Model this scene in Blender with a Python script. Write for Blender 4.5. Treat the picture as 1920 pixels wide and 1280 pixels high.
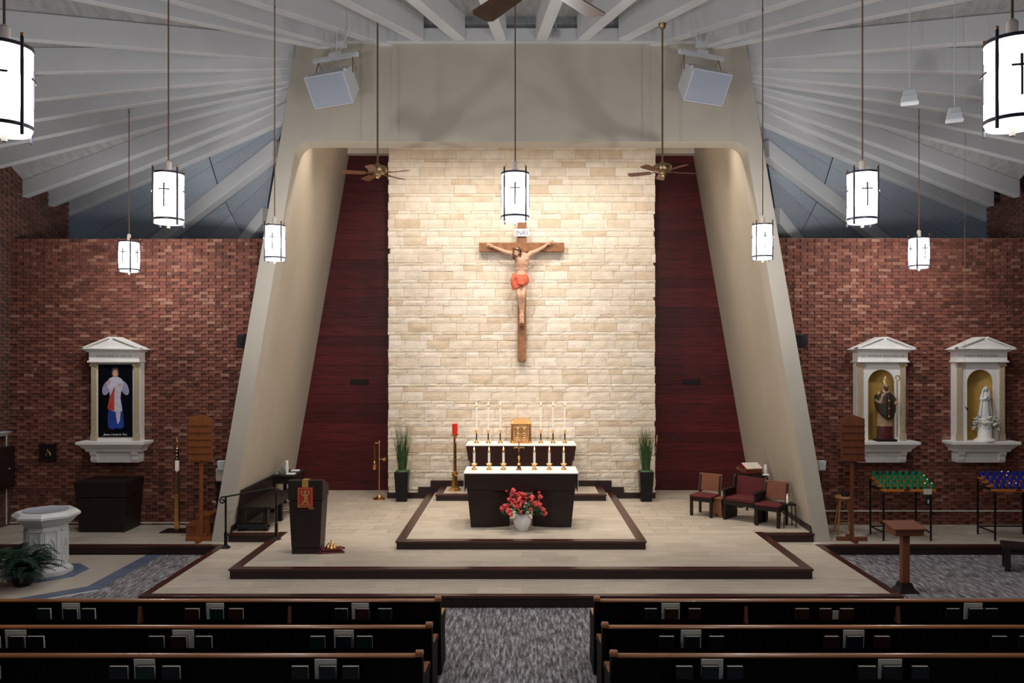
import bpy, bmesh, math, random
from mathutils import Vector, Matrix, noise
from mathutils.bvhtree import BVHTree
R = math.radians
random.seed(7)
for o in list(bpy.data.objects): bpy.data.objects.remove(o)
sc = bpy.context.scene
C = sc.collection

# ------------------------------------------------------------------ camera
F, CX, CY, E = 1493.33, 977.0, 665.0, 3.55      # focal length and principal point in pixels, eye height
cam = bpy.data.cameras.new('camera'); cam.lens = 28; cam.sensor_width = 36
cam.shift_x = -(CX-960)/1920; cam.shift_y = (CY-640)/1920
cam.clip_start = .05; cam.clip_end = 200
camo = bpy.data.objects.new('camera', cam); C.objects.link(camo)
camo.location = (0, 0, E); camo.rotation_euler = (R(90), 0, 0)
sc.camera = camo

# ------------------------------------------------------------------ world and light
w = bpy.data.worlds.new('world'); sc.world = w; w.use_nodes = True
w.node_tree.nodes['Background'].inputs[0].default_value = (.62, .76, 1, 1)
w.node_tree.nodes['Background'].inputs[1].default_value = .11
sc.view_settings.view_transform = 'Standard'; sc.view_settings.look = 'None'
sc.view_settings.gamma = 1; sc.view_settings.use_curve_mapping = False
sc.view_settings.exposure = 0.0
LAMP = 2.2           # radiance of the pendant shades
BULB = 290.0         # watts of the bulb inside each pendant
def spot(name, loc, target, watt, angle, color=(1, .88, .72), blend=.8, size=.12):
    l = bpy.data.lights.new(name, 'SPOT'); l.energy = watt; l.color = color
    l.spot_size = R(angle); l.spot_blend = blend; l.shadow_soft_size = size
    o = bpy.data.objects.new(name, l); C.objects.link(o); o.location = loc
    o.rotation_euler = (Vector(target)-Vector(loc)).to_track_quat('-Z', 'Y').to_euler()
    return o
# wall washers in the attic behind the lintel, aimed at the stone wall and the altar
for x in (-2.3, -.8, .8, 2.3):
    spot('wall_washer_light', (x, 15.2, 8.6), (x*.95, 18, 3.6), 300, 105, (1, .92, .82))
for s in (-1, 1):
    spot('altar_light', (s*1.2, 15.2, 8.6), (s*.4, 14.8, .4), 420, 70)
    spot('sanctuary_light', (s*3.3, 15.2, 8.5), (s*3.9, 15.6, .3), 330, 80)
    spot('nave_fill_light', (s*2.2, 11.6, 9.1), (s*2.9, 12.4, 0), 330, 75, (1, .93, .84))  # added fill over the front steps, no fixture modelled
    spot('crucifix_light', (s*1.9, 10.2, 9.1), (s*.3, 18, 3.4), 700, 33, (1, .92, .83), 1.0)
    spot('chapel_fill_light', (s*7.2, 12.6, 7.6), (s*7.4, 15.0, .6), 170, 95, (.95, .95, .95))  # added fill to brighten shrines and side floors, not an actual lamp

# ------------------------------------------------------------------ helpers
def PX(u, v, Y): return Vector(((u-CX)*Y/F, Y, E-(v-CY)*Y/F))
def GX(u, v, lev):
    Y = (E-lev)*F/(v-CY); return Vector(((u-CX)*Y/F, Y, lev))

def mat(name, col, rough=.6, metal=0, var=0, scale=8, stretch=(1, 1, 1), bump=0, bscale=60, trans=0, emis=0, ecol=None, spec=.5, col2=None, coat=0, rnd=0, rgba2=None):
    m = bpy.data.materials.new(name); m.use_nodes = True
    nt = m.node_tree; n = nt.nodes; l = nt.links; b = n['Principled BSDF']
    c = (*col, 1); b.inputs['Base Color'].default_value = c
    b.inputs['Roughness'].default_value = rough; b.inputs['Metallic'].default_value = metal
    b.inputs['Specular IOR Level'].default_value = spec; b.inputs['Coat Weight'].default_value = coat
    b.inputs['Coat Roughness'].default_value = .15
    b.inputs['Transmission Weight'].default_value = trans
    if emis:
        b.inputs['Emission Color'].default_value = (*(ecol or col), 1); b.inputs['Emission Strength'].default_value = emis
    if var or bump or rnd:
        tc = n.new('ShaderNodeTexCoord'); mp = n.new('ShaderNodeMapping')
        geo = n.new('ShaderNodeNewGeometry')
        l.new(geo.outputs['Position'] , mp.inputs[0]); mp.inputs['Scale'].default_value = stretch
    last = None
    if var:
        nz = n.new('ShaderNodeTexNoise'); nz.inputs['Scale'].default_value = scale; nz.inputs['Detail'].default_value = 6
        l.new(mp.outputs[0], nz.inputs['Vector'])
        rp = n.new('ShaderNodeValToRGB'); rp.color_ramp.elements[0].position = .3; rp.color_ramp.elements[1].position = .7
        d = col2 or tuple(x*(1-var) for x in col); u = tuple(min(1, x*(1+var*.6)) for x in col)
        rp.color_ramp.elements[0].color = (*d, 1); rp.color_ramp.elements[1].color = (*u, 1)
        l.new(nz.outputs['Fac'], rp.inputs[0]); last = rp.outputs[0]
    if rnd:      # each piece its own tone
        oi = n.new('ShaderNodeObjectInfo')
        ad = n.new('ShaderNodeMath'); ad.operation = 'ADD'; l.new(oi.outputs['Random'], ad.inputs[0]); l.new(geo.outputs['Random Per Island'], ad.inputs[1])
        fr = n.new('ShaderNodeMath'); fr.operation = 'FRACT'; l.new(ad.outputs[0], fr.inputs[0])
        r2 = n.new('ShaderNodeValToRGB'); el = r2.color_ramp.elements
        stops = rgba2 or [(0, tuple(x*(1-rnd) for x in (1, 1, 1))), (1, (1+rnd*.5,)*3)]
        el[0].position, el[0].color = stops[0][0], (*stops[0][1], 1); el[1].position, el[1].color = stops[-1][0], (*stops[-1][1], 1)
        for p, cc in stops[1:-1]:
            e = el.new(p); e.color = (*cc, 1)
        l.new(fr.outputs[0], r2.inputs[0])
        mx = n.new('ShaderNodeMix'); mx.data_type = 'RGBA'; mx.blend_type = 'MULTIPLY'; mx.inputs[0].default_value = 1
        if last: l.new(last, mx.inputs[6])
        else: mx.inputs[6].default_value = c
        l.new(r2.outputs[0], mx.inputs[7]); last = mx.outputs[2]
    if last: l.new(last, b.inputs['Base Color'])
    if bump:
        n2 = n.new('ShaderNodeTexNoise'); n2.inputs['Scale'].default_value = bscale; n2.inputs['Detail'].default_value = 4
        l.new(mp.outputs[0], n2.inputs['Vector'])
        bp = n.new('ShaderNodeBump'); bp.inputs['Strength'].default_value = bump; bp.inputs['Distance'].default_value = .02
        l.new(n2.outputs['Fac'], bp.inputs['Height']); l.new(bp.outputs[0], b.inputs['Normal'])
    return m

M = {}
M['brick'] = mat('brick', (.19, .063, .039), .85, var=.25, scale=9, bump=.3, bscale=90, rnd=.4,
                 rgba2=[(0, (.5, .46, .46)), (.25, (.82, .8, .8)), (.6, (1.05, 1, 1)), (.82, (1.25, 1.25, 1.2)), (.93, (1.45, 1.9, 1.9)), (1, (1.7, 2.5, 2.6))])
M['mortar'] = mat('mortar', (.23, .12, .08), .95, var=.2, scale=20)
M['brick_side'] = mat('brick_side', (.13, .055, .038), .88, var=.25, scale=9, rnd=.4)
M['stone'] = mat('stone', (.80, .70, .58), .9, var=.12, scale=5, bump=.55, bscale=28, rnd=.2,
                 rgba2=[(0, (.84, .76, .66)), (.3, (.95, .93, .89)), (1, (1.05, 1.06, 1.08))])
M['stone_joint'] = mat('stone_joint', (.42, .33, .24), .95)
M['concrete'] = mat('concrete', (.52, .46, .375), .85, var=.05, scale=1.5, bump=.06, bscale=150)
M['cream'] = mat('cream_plaster', (.78, .70, .58), .85, var=.04, scale=2)
M['white_paint'] = mat('white_paint', (.62, .61, .60), .6, var=.04, scale=2)
M['deck'] = mat('roof_deck', (.40, .385, .37), .9, var=.2, scale=4, stretch=(3, 1, 1), bump=.1, bscale=200)
M['panel'] = mat('deck_panel', (.36, .39, .43), .95, var=.15, scale=30, bump=.3, bscale=220, rnd=.12)
M['maroon'] = mat('maroon_wood', (.088, .0090, .0100), .5, var=.5, scale=4, stretch=(.5, 1, 9), rnd=.35, spec=.3)
M['maroon_gap'] = mat('dark_gap', (.012, .004, .004), .9)
M['tile'] = mat('floor_tile', (.54, .465, .38), .38, var=.14, scale=5, stretch=(.6, 3.5, 1), rnd=.12, spec=.4)
M['grout'] = mat('grout', (.58, .53, .46), .9)
M['trim'] = mat('trim_wood', (.052, .011, .008), .3, var=.3, scale=6, stretch=(.4, 3, 3), coat=.2)
M['riser'] = mat('riser_wood', (.02, .0055, .005), .45, var=.3, scale=6, stretch=(.4, 3, 3))
M['pew'] = mat('pew_wood', (.006, .0032, .0022), .6, var=.4, scale=5, stretch=(.4, 3, 3), spec=.12)
M['rail'] = mat('pew_rail_wood', (.33, .12, .04), .3, var=.35, scale=7, stretch=(.25, 6, 6), coat=.3)
M['altar'] = mat('altar_wood', (.022, .0115, .009), .5, var=.3, scale=6, stretch=(.5, 2, 5), spec=.35)
M['darkwood'] = mat('dark_wood', (.016, .0085, .007), .5, var=.3, scale=6, stretch=(1, 1, 4), spec=.35)
M['redwood'] = mat('back_altar_wood', (.035, .009, .007), .5, var=.3, scale=6, stretch=(.5, 2, 5), spec=.35)
M['oak'] = mat('oak_wood', (.21, .082, .033), .5, var=.3, scale=10, stretch=(4, 4, .6))
M['chairwood'] = mat('chair_back_wood', (.20, .065, .028), .45, var=.25, scale=9, stretch=(.6, .6, 5))
M['orange'] = mat('orange_wood', (.25, .072, .016), .45, var=.25, scale=8, stretch=(4, 4, .5))
M['boardred'] = mat('red_brown_board_wood', (.16, .042, .014), .5, var=.25, scale=8, stretch=(4, 4, .5))
M['stoolwood'] = mat('pale_stool_wood', (.42, .21, .075), .45, var=.2, scale=8, stretch=(4, 4, .5))
M['cross'] = mat('cross_wood', (.30, .125, .05), .6, var=.3, scale=8, stretch=(1.5, 1, 1.5), bump=.2, bscale=40)
M['cloth'] = mat('white_cloth', (.80, .78, .76), .8, var=.04, scale=6)
M['white'] = mat('white_plaster', (.83, .79, .72), .6, var=.04, scale=4)
M['marble'] = mat('white_marble', (.66, .65, .62), .4, var=.12, scale=3)
M['slate'] = mat('slate_tile', (.12, .15, .22), .5, var=.2, scale=5, rnd=.2)
M['tan'] = mat('tan_column', (.46, .35, .22), .6, var=.12, scale=12)
M['goldpaint'] = mat('gold_paint', (.42, .25, .055), .5, var=.12, scale=10)
M['brass'] = mat('brass', (.80, .45, .17), .22, 1)
M['gold'] = mat('gold_relief', (.85, .48, .22), .3, 1, var=.25, scale=25, bump=.4, bscale=45)
M['oldbrass'] = mat('antique_brass', (.33, .23, .12), .35, 1)
M['rod'] = mat('brown_rod', (.20, .115, .07), .5, .3)
M['steel'] = mat('basin_metal', (.62, .66, .72), .3, .35)
M['iron'] = mat('black_iron', (.012, .011, .011), .4, .4)
M['lampmetal'] = mat('lamp_metal', (.07, .065, .08), .4, .6)
M['lampcap'] = mat('lamp_cap', (.72, .62, .52), .5)
M['shade'] = mat('lit_shade', (.02, .02, .02), .8, spec=0, emis=LAMP, ecol=(.93, .965, 1))
def translucent(m, k):
    nt = m.node_tree; n = nt.nodes; l = nt.links; out = n['Material Output']; tr = n.new('ShaderNodeBsdfTransparent'); mx = n.new('ShaderNodeMixShader')
    mx.inputs[0].default_value = k; l.new(n['Principled BSDF'].outputs[0], mx.inputs[1]); l.new(tr.outputs[0], mx.inputs[2]); l.new(mx.outputs[0], out.inputs['Surface'])
translucent(M['shade'], .55)       # frosted glass that lets the bulb shine through
M['wax'] = mat('candle_wax', (.86, .80, .70), .5, emis=.12, ecol=(1, .8, .55))
M['flame'] = mat('flame', (1, .6, .2), .5, emis=7, ecol=(1, .55, .2))
M['votiveorange'] = mat('votive_orange_wood', (.55, .17, .02), .5)
M['carpet'] = mat('carpet', (.165, .145, .15), .97)
M['redcloth'] = mat('red_fabric', (.10, .008, .009), .8, var=.2, scale=12)
M['ambocloth'] = mat('crimson_cloth', (.42, .016, .018), .7, var=.15, scale=14)
M['loin'] = mat('loincloth', (.62, .12, .06), .7, var=.15, scale=12)
M['skin'] = mat('painted_skin', (.60, .35, .23), .55, var=.12, scale=7)
M['hair'] = mat('brown_hair', (.085, .04, .022), .7)
M['thorn'] = mat('thorn_crown', (.12, .06, .03), .8)
M['leaf'] = mat('leaf_green', (.035, .095, .03), .6, var=.35, scale=12)
M['fern'] = mat('fern_green', (.014, .05, .022), .6, var=.35, scale=10)
M['grass'] = mat('grass_green', (.045, .11, .03), .6, var=.4, scale=9)
M['planter'] = mat('black_planter', (.006, .006, .007), .35, spec=.25)
M['redglass'] = mat('red_glass', (.45, .012, .012), .2, emis=.25, ecol=(1, .04, .03))
M['greenglass'] = mat('green_glass', (.008, .30, .15), .08, trans=.25, coat=.6)
M['blueglass'] = mat('blue_glass', (.012, .035, .42), .08, trans=.25, coat=.6)
M['greenlit'] = mat('lit_green_glass', (.01, .25, .12), .08, emis=.5, ecol=(.05, 1, .4), coat=.6)
M['bluelit'] = mat('lit_blue_glass', (.02, .03, .3), .08, emis=.3, ecol=(.2, .25, 1), coat=.6)
M['clear'] = mat('clear_glass', (.9, .92, .92), .05, trans=.9)
M['water'] = mat('water', (.45, .52, .62), .12, bump=.25, bscale=14)
M['paper'] = mat('paper', (.62, .57, .49), .8)
M['page'] = mat('page_edges', (.60, .55, .47), .85)
M['bk_green'] = mat('green_cover', (.004, .022, .017), .5)
M['bk_navy'] = mat('navy_cover', (.005, .008, .014), .5)
M['bk_maroon'] = mat('maroon_cover', (.038, .007, .006), .5)
M['bk_dark'] = mat('dark_cover', (.007, .007, .007), .5)
M['whiteplastic'] = mat('white_plastic', (.66, .67, .68), .5)
M['grille'] = mat('grey_grille', (.42, .45, .52), .7, var=.1, scale=60)
M['blackplastic'] = mat('black_plastic', (.012, .012, .013), .5)
M['fanwood'] = mat('fan_blade_wood', (.15, .055, .025), .4, var=.3, scale=8, stretch=(2, 2, 2))
M['ink'] = mat('grey_lettering', (.40, .37, .33), .7)
M['inkblue'] = mat('sign_ink', (.14, .16, .22), .7)
M['whiteink'] = mat('white_lettering', (.85, .85, .85), .6)
M['rose'] = mat('coral_rose', (.74, .075, .075), .6, var=.3, scale=40, rnd=.3)
M['whiteflower'] = mat('white_flower', (.66, .64, .56), .7, var=.2, scale=40)
M['picdark'] = mat('picture_dark', (.003, .004, .007), .5, spec=.1)
M['pic_red'] = mat('picture_red', (.55, .06, .04), .5, var=.3, scale=9)
M['pic_white'] = mat('picture_white', (.62, .58, .64), .5, var=.2, scale=9)
M['pic_lilac'] = mat('picture_lilac', (.38, .34, .48), .5, var=.3, scale=9)
M['pic_blue'] = mat('picture_blue', (.02, .06, .33), .5, var=.5, scale=9)
M['st_dark'] = mat('cope_paint', (.045, .030, .016), .35, .2, var=.4, scale=14)
M['st_gold'] = mat('gilt_paint', (.6, .4, .15), .35, .5, var=.3, scale=14)
M['st_alb'] = mat('alb_paint', (.50, .31, .17), .55, var=.2, scale=10)
M['st_red'] = mat('cassock_paint', (.10, .012, .014), .5, var=.3, scale=10)
M['statuewhite'] = mat('statue_white', (.74, .72, .68), .5, var=.06, scale=10)
# carpet: woven streaks
def carpet_nodes(m):
    nt = m.node_tree; n = nt.nodes; l = nt.links; b = n['Principled BSDF']
    g = n.new('ShaderNodeNewGeometry'); mp = n.new('ShaderNodeMapping'); mp.inputs['Scale'].default_value = (3.0, .42, 1)
    l.new(g.outputs['Position'], mp.inputs[0])
    a = n.new('ShaderNodeTexNoise'); a.inputs['Scale'].default_value = 9; a.inputs['Detail'].default_value = 8; a.inputs['Roughness'].default_value = .75
    l.new(mp.outputs[0], a.inputs['Vector'])
    r = n.new('ShaderNodeValToRGB'); e = r.color_ramp.elements
    e[0].position = .40; e[0].color = (.05, .042, .046, 1); e[1].position = .62; e[1].color = (.46, .46, .49, 1)
    k = e.new(.5); k.color = (.17, .15, .155, 1)
    l.new(a.outputs['Fac'], r.inputs[0]); l.new(r.outputs[0], b.inputs['Base Color'])
carpet_nodes(M['carpet'])

class MB:
    def __init__(s): s.v = []; s.f = []
    def add(s, vs, fs):
        k = len(s.v); s.v += [tuple(p) for p in vs]; s.f += [tuple(i+k for i in f) for f in fs]; return s
    def box(s, x0, x1, y0, y1, z0, z1): return s.frus((x0, x1, y0, y1), (x0, x1, y0, y1), z0, z1)
    def frus(s, b, t, z0, z1):
        vs = [(b[0], b[2], z0), (b[1], b[2], z0), (b[1], b[3], z0), (b[0], b[3], z0), (t[0], t[2], z1), (t[1], t[2], z1), (t[1], t[3], z1), (t[0], t[3], z1)]
        return s.add(vs, [(3, 2, 1, 0), (4, 5, 6, 7), (0, 1, 5, 4), (1, 2, 6, 5), (2, 3, 7, 6), (3, 0, 4, 7)])
    def prism(s, poly, ax, a, b):
        f = {'y': lambda p, q: (p[0], q, p[1]), 'x': lambda p, q: (q, p[0], p[1]), 'z': lambda p, q: (p[0], p[1], q)}[ax]
        n = len(poly); vs = [f(p, a) for p in poly]+[f(p, b) for p in poly]
        return s.add(vs, [tuple(range(n)), tuple(range(2*n-1, n-1, -1))]+[(i, i+n, (i+1) % n+n, (i+1) % n) for i in range(n)])
    def rings(s, rs, cap=True):
        n = len(rs[0]); vs = [p for r in rs for p in r]; fs = []
        for k in range(len(rs)-1):
            for i in range(n):
                j = (i+1) % n; fs.append((k*n+i, k*n+j, (k+1)*n+j, (k+1)*n+i))
        if cap: fs += [tuple(range(n-1, -1, -1)), tuple(range((len(rs)-1)*n, len(rs)*n))]
        return s.add(vs, fs)
    def lathe(s, prof, n=16, c=(0, 0, 0), ph=0, sx=1, sy=1):
        return s.rings([[(c[0]+max(r, 1e-4)*sx*math.cos(ph+2*math.pi*i/n), c[1]+max(r, 1e-4)*sy*math.sin(ph+2*math.pi*i/n), c[2]+z) for i in range(n)] for r, z in prof])
    def tube(s, pts, r, n=8):
        pts = [Vector(p) for p in pts]; rs = []
        rr = r if isinstance(r, (list, tuple)) else [r]*len(pts)
        for i, p in enumerate(pts):
            d = (pts[min(i+1, len(pts)-1)]-pts[max(i-1, 0)]).normalized()
            a = d.orthogonal().normalized() if i == 0 else (a-d*a.dot(d)).normalized()
            b = d.cross(a)
            rs.append([p+(a*math.cos(2*math.pi*k/n)+b*math.sin(2*math.pi*k/n))*rr[i] for k in range(n)])
        return s.rings(rs)
    def bar(s, p0, p1, wx, wz):       # rectangular bar between two points, wx wide, wz deep
        p0 = Vector(p0); p1 = Vector(p1); d = (p1-p0).normalized()
        a = d.cross(Vector((0, 0, 1)))
        a = Vector((1, 0, 0)) if a.length < 1e-3 else a.normalized()
        b = d.cross(a).normalized()
        return s.rings([[p+a*i*wx/2+b*j*wz/2 for i, j in ((-1, -1), (1, -1), (1, 1), (-1, 1))] for p in (p0, p1)])
    def ball(s, c, r, n=12, m=8):
        rx, ry, rz = r if isinstance(r, (tuple, list)) else (r, r, r)
        return s.rings([[(c[0]+rx*math.sin(math.pi*max(k, .02)/m if k < m else math.pi*(1-.02/m))*math.cos(2*math.pi*i/n), c[1]+ry*math.sin(math.pi*max(k, .02)/m if k < m else math.pi*(1-.02/m))*math.sin(2*math.pi*i/n), c[2]-rz*math.cos(math.pi*k/m)) for i in range(n)] for k in range(m+1)])
    def limb(s, pts, rad):      # chain of capsules for remeshing
        for i in range(len(pts)):
            s.ball(pts[i], rad[i], 10, 6)
            if i: s.tube([pts[i-1], pts[i]], [rad[i-1], rad[i]], 10)
        return s
    def build(s, name, m, parent=None, smooth=0, bevel=0, loc=None):
        me = bpy.data.meshes.new(name); me.from_pydata(s.v, [], s.f)
        bm = bmesh.new(); bm.from_mesh(me); bmesh.ops.recalc_face_normals(bm, faces=bm.faces); bm.to_mesh(me); bm.free()
        me.materials.append(M[m] if isinstance(m, str) else m)
        if smooth:
            for p in me.polygons: p.use_smooth = True
            me.set_sharp_from_angle(angle=R(smooth))
        o = bpy.data.objects.new(name, me); C.objects.link(o)
        if parent: o.parent = parent
        if loc: o.location = loc
        if bevel:
            b = o.modifiers.new('bevel', 'BEVEL'); b.width = bevel; b.segments = 2; b.limit_method = 'ANGLE'
        return o
def tag(o, label, cat, group=None, kind=None):
    o['label'] = label; o['category'] = cat
    if group: o['group'] = group
    if kind: o['kind'] = kind
    return o
def thing(name, label, cat, loc=(0, 0, 0), rz=0, group=None):
    o = bpy.data.objects.new(name, None); C.objects.link(o); o.location = loc; o.rotation_euler.z = rz
    o.empty_display_size = .1
    return tag(o, label, cat, group)
def inst(name, me, parent=None, loc=(0, 0, 0), rot=(0, 0, 0), scale=None):
    o = bpy.data.objects.new(name, me); C.objects.link(o); o.parent = parent; o.location = loc; o.rotation_euler = rot
    if scale: o.scale = scale
    return o
def remesh(o, size, smooth=3):
    r = o.modifiers.new('remesh', 'REMESH'); r.mode = 'VOXEL'; r.voxel_size = size; r.use_smooth_shade = True
    if smooth:
        k = o.modifiers.new('smooth', 'SMOOTH'); k.iterations = smooth; k.factor = .5
    return o
TXT = {}
def pretext(s, size):
    cu = bpy.data.curves.new('lettering', 'FONT'); cu.body = s; cu.size = size; cu.align_x = 'CENTER'; cu.extrude = .0015
    o = bpy.data.objects.new('lettering', cu); C.objects.link(o)
    dg = bpy.context.evaluated_depsgraph_get(); me = bpy.data.meshes.new_from_object(o.evaluated_get(dg))
    bpy.data.objects.remove(o); TXT[s] = me
def text(s, parent, loc, m, name='lettering', shear=0):
    me = TXT[s]
    for v in me.vertices: v.co = (v.co.x+shear*v.co.y, -v.co.z, v.co.y)
    me.materials.clear(); me.materials.append(M[m]); o = inst(name, me, parent, loc); o['kind'] = 'stuff'; return o
for s, z in (('INRI', .15), ('HAVE MERCY ON US', .075), ('ST. PATRICK PRAY FOR US', .07), ('PRAY THE ROSARY', .075), ('Jesus, I trust in You', .058)): pretext(s, z)
ORD = ['first', 'second', 'third', 'fourth', 'fifth', 'sixth', 'seventh', 'eighth', 'ninth', 'tenth']

# ------------------------------------------------------------------ floors and platforms
L1, L2, L3, L4 = .163, .313, .45, .587
YP1, YP2, YP3, YP4, YF, YB, YS, YM = 11.19, 12.04, 13.25, 16.9, 14.45, 15.9, 18.0, 19.05
XP1, XP2, XP3, XP4, XW = 5.35, 4.4, 2.07, 1.8, 10.2
fl = MB().box(-12, 12, -3, 20, -.2, 0).build('floor', 'carpet'); tag(fl, 'grey woven nave carpet running up the centre aisle', 'floor', kind='structure')
TL, TW = .61, .305
tile_full = None
def tiles(parent, x0, x1, y0, y1, z, hole=None):
    global tile_full
    j = 0; y = y0
    while y < y1-.02:
        ya, yb = y, min(y+TW, y1); x = math.floor(x0/TL)*TL-TL*(.5 if j % 2 else 0)
        while x < x1:
            xa, xb = max(x, x0), min(x+TL, x1); x += TL
            if xb-xa < .03: continue
            if hole and xa > hole[0] and xb < hole[1] and ya > hole[2] and yb < hole[3]: continue
            g = .003
            if xb-xa > TL-.001 and yb-ya > TW-.001:
                if tile_full is None:
                    o = MB().box(-TL/2+g, TL/2-g, -TW/2+g, TW/2-g, -.012, 0).build('tile', 'tile', parent); tile_full = o.data
                else: o = inst('tile', tile_full, parent)
                o.location = ((xa+xb)/2, (ya+yb)/2, z)
            else:
                MB().box(xa+g, xb-g, ya+g, yb-g, z-.012, z).build('tile', 'tile', parent)
        y += TW; j += 1
G = .0015
p1 = MB().box(-XP1, XP1, YP1, YM, 0, L1-G).box(-XW, -XP1, 14.14, YB, 0, L1-G).box(XP1, XW, 14.14, YB, 0, L1-G).build('floor_lower_step', 'grout')
tag(p1, 'lowest tiled sanctuary step reaching under both brick walls', 'floor', kind='structure')
tiles(p1, -XP1+.1, XP1-.1, YP1+.1, YP2, L1)
tiles(p1, -XP1+.1, -XP2, YP2, YF, L1); tiles(p1, XP2, XP1-.1, YP2, YF, L1)
for s in (-1, 1):
    a, b = sorted((s*XP1-s*.1, s*XW)); tiles(p1, a, b, YF if s else 0, YB, L1); a, b = sorted((s*XP1, s*XW)); tiles(p1, a, b, 14.24, YF, L1)
p2 = MB().box(-XP2, XP2, YP2, YM, 0, L2-G).box(-5.25, 5.25, YF+.03, YM, 0, L2-G).build('floor_upper_step', 'grout')
tag(p2, 'wide tiled sanctuary floor around the altar platform', 'floor', kind='structure')
tiles(p2, -XP2+.15, XP2-.15, YP2+.13, YF, L2, (-2, 2, YP3, 30)); tiles(p2, -5.35, 5.35, YF, YM, L2, (-2, 2, YP3, 30))
p3 = MB().box(-XP3, XP3, YP3, YS, L2-.01, L3-G).build('floor_altar_platform', 'grout')
tag(p3, 'raised tiled platform that carries the front altar', 'floor', kind='structure')
tiles(p3, -XP3+.15, XP3-.15, YP3+.15, YS, L3, (-1.7, 1.7, YP4+.05, 30))
p4 = MB().box(-XP4, XP4, YP4, YS, L3-.01, L4-G).build('floor_rear_altar_platform', 'grout')
tag(p4, 'small tiled step under the rear altar', 'floor', kind='structure')
tiles(p4, -XP4+.15, XP4-.15, YP4+.12, YS, L4)
def trim(n, label, segs):
    # segs: (x0,x1,y0,y1,ztop,zbot, overhang sides)
    o = bpy.data.objects.new('trim_%d' % n, None); C.objects.link(o); tag(o, label, 'trim', kind='structure')
    for x0, x1, y0, y1, zt, zb in segs:
        MB().box(x0, x1, y0, y1, zt-.03, zt+.006).build('nosing', 'trim', o, bevel=.006)
        e = .018
        MB().box(x0+e, x1-e, y0+e, y1-e, zb, zt-.03).build('riser', 'riser', o)
trim(1, 'dark wood edging of the lowest sanctuary step', [(-XP1-.02, XP1+.02, YP1-.02, YP1+.1, L1, 0), (-XP1-.02, -XP1+.1, YP1+.1, 14.24, L1, 0), (XP1-.1, XP1+.02, YP1+.1, 14.24, L1, 0),
     (-XW, -XP1-.02, 14.12, 14.24, L1, 0), (XP1+.02, XW, 14.12, 14.24, L1, 0)])
trim(2, 'dark wood edging of the wide upper sanctuary step', [(-XP2-.02, XP2+.02, YP2-.02, YP2+.13, L2, L1), (-XP2-.02, -XP2+.14, YP2+.13, YF+.1, L2, L1), (XP2-.14, XP2+.02, YP2+.13, YF+.1, L2, L1),
     (-5.31, -XP2-.02, YF-.06, YF+.06, L2, L1), (XP2+.02, 5.31, YF-.06, YF+.06, L2, L1)])
trim(3, 'dark wood edging of the altar platform', [(-XP3-.02, XP3+.02, YP3-.02, YP3+.15, L3, L2), (-XP3-.02, -XP3+.14, YP3+.15, YS, L3, L2), (XP3-.14, XP3+.02, YP3+.15, YS, L3, L2)])
trim(4, 'dark wood edging of the rear altar step', [(-XP4-.02, XP4+.02, YP4-.02, YP4+.12, L4, L3), (-XP4-.02, -XP4+.14, YP4+.12, YS, L4, L3), (XP4-.14, XP4+.02, YP4+.12, YS, L4, L3)])
b = MB().box(-3.02, 3.03, YS-.05, YS+.02, L2, L2+.13).box(-2.32, 2.32, YS-.055, YS+.02, L3, L3+.12).box(-2.04, 2.04, YS-.06, YS+.02, L4, L4+.13).box(-2.32, 2.32, YS-.052, YS, L2, L3).box(-2.04, 2.04, YS-.057, YS, L3, L4).build('baseboard_stone_wall', 'riser')
tag(b, 'dark wood baseboard stepping up at the foot of the stone wall', 'baseboard', kind='structure')

# octagonal baptistery floor on the left
oct_o = [(-6.38, 14.1), (-6.38, 12.07), (-7.25, 11.3), (-11, 11.3), (-11, 14.1)]
oct_i = [(-6.64, 14.1), (-6.64, 12.19), (-7.36, 11.56), (-11, 11.56), (-11, 14.1)]
bf = MB().prism(oct_o, 'z', 0, .006).build('floor_baptistery', 'slate'); tag(bf, 'pale octagonal floor with slate border under the font', 'floor', kind='structure')
MB().prism(oct_i, 'z', .004, .010).build('pale_field', 'tile', bf)
for q in range(4):
    MB().box(-7-q*.7, -6.995-q*.7, 11.3, 11.56, .004, .0075).build('joint_line', 'grout', bf)
MB().bar((-6.37, 12.0, .005), (-7.25, 11.25, .005), .03, .012).build('metal_strip', 'whiteplastic', bf)

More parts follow.
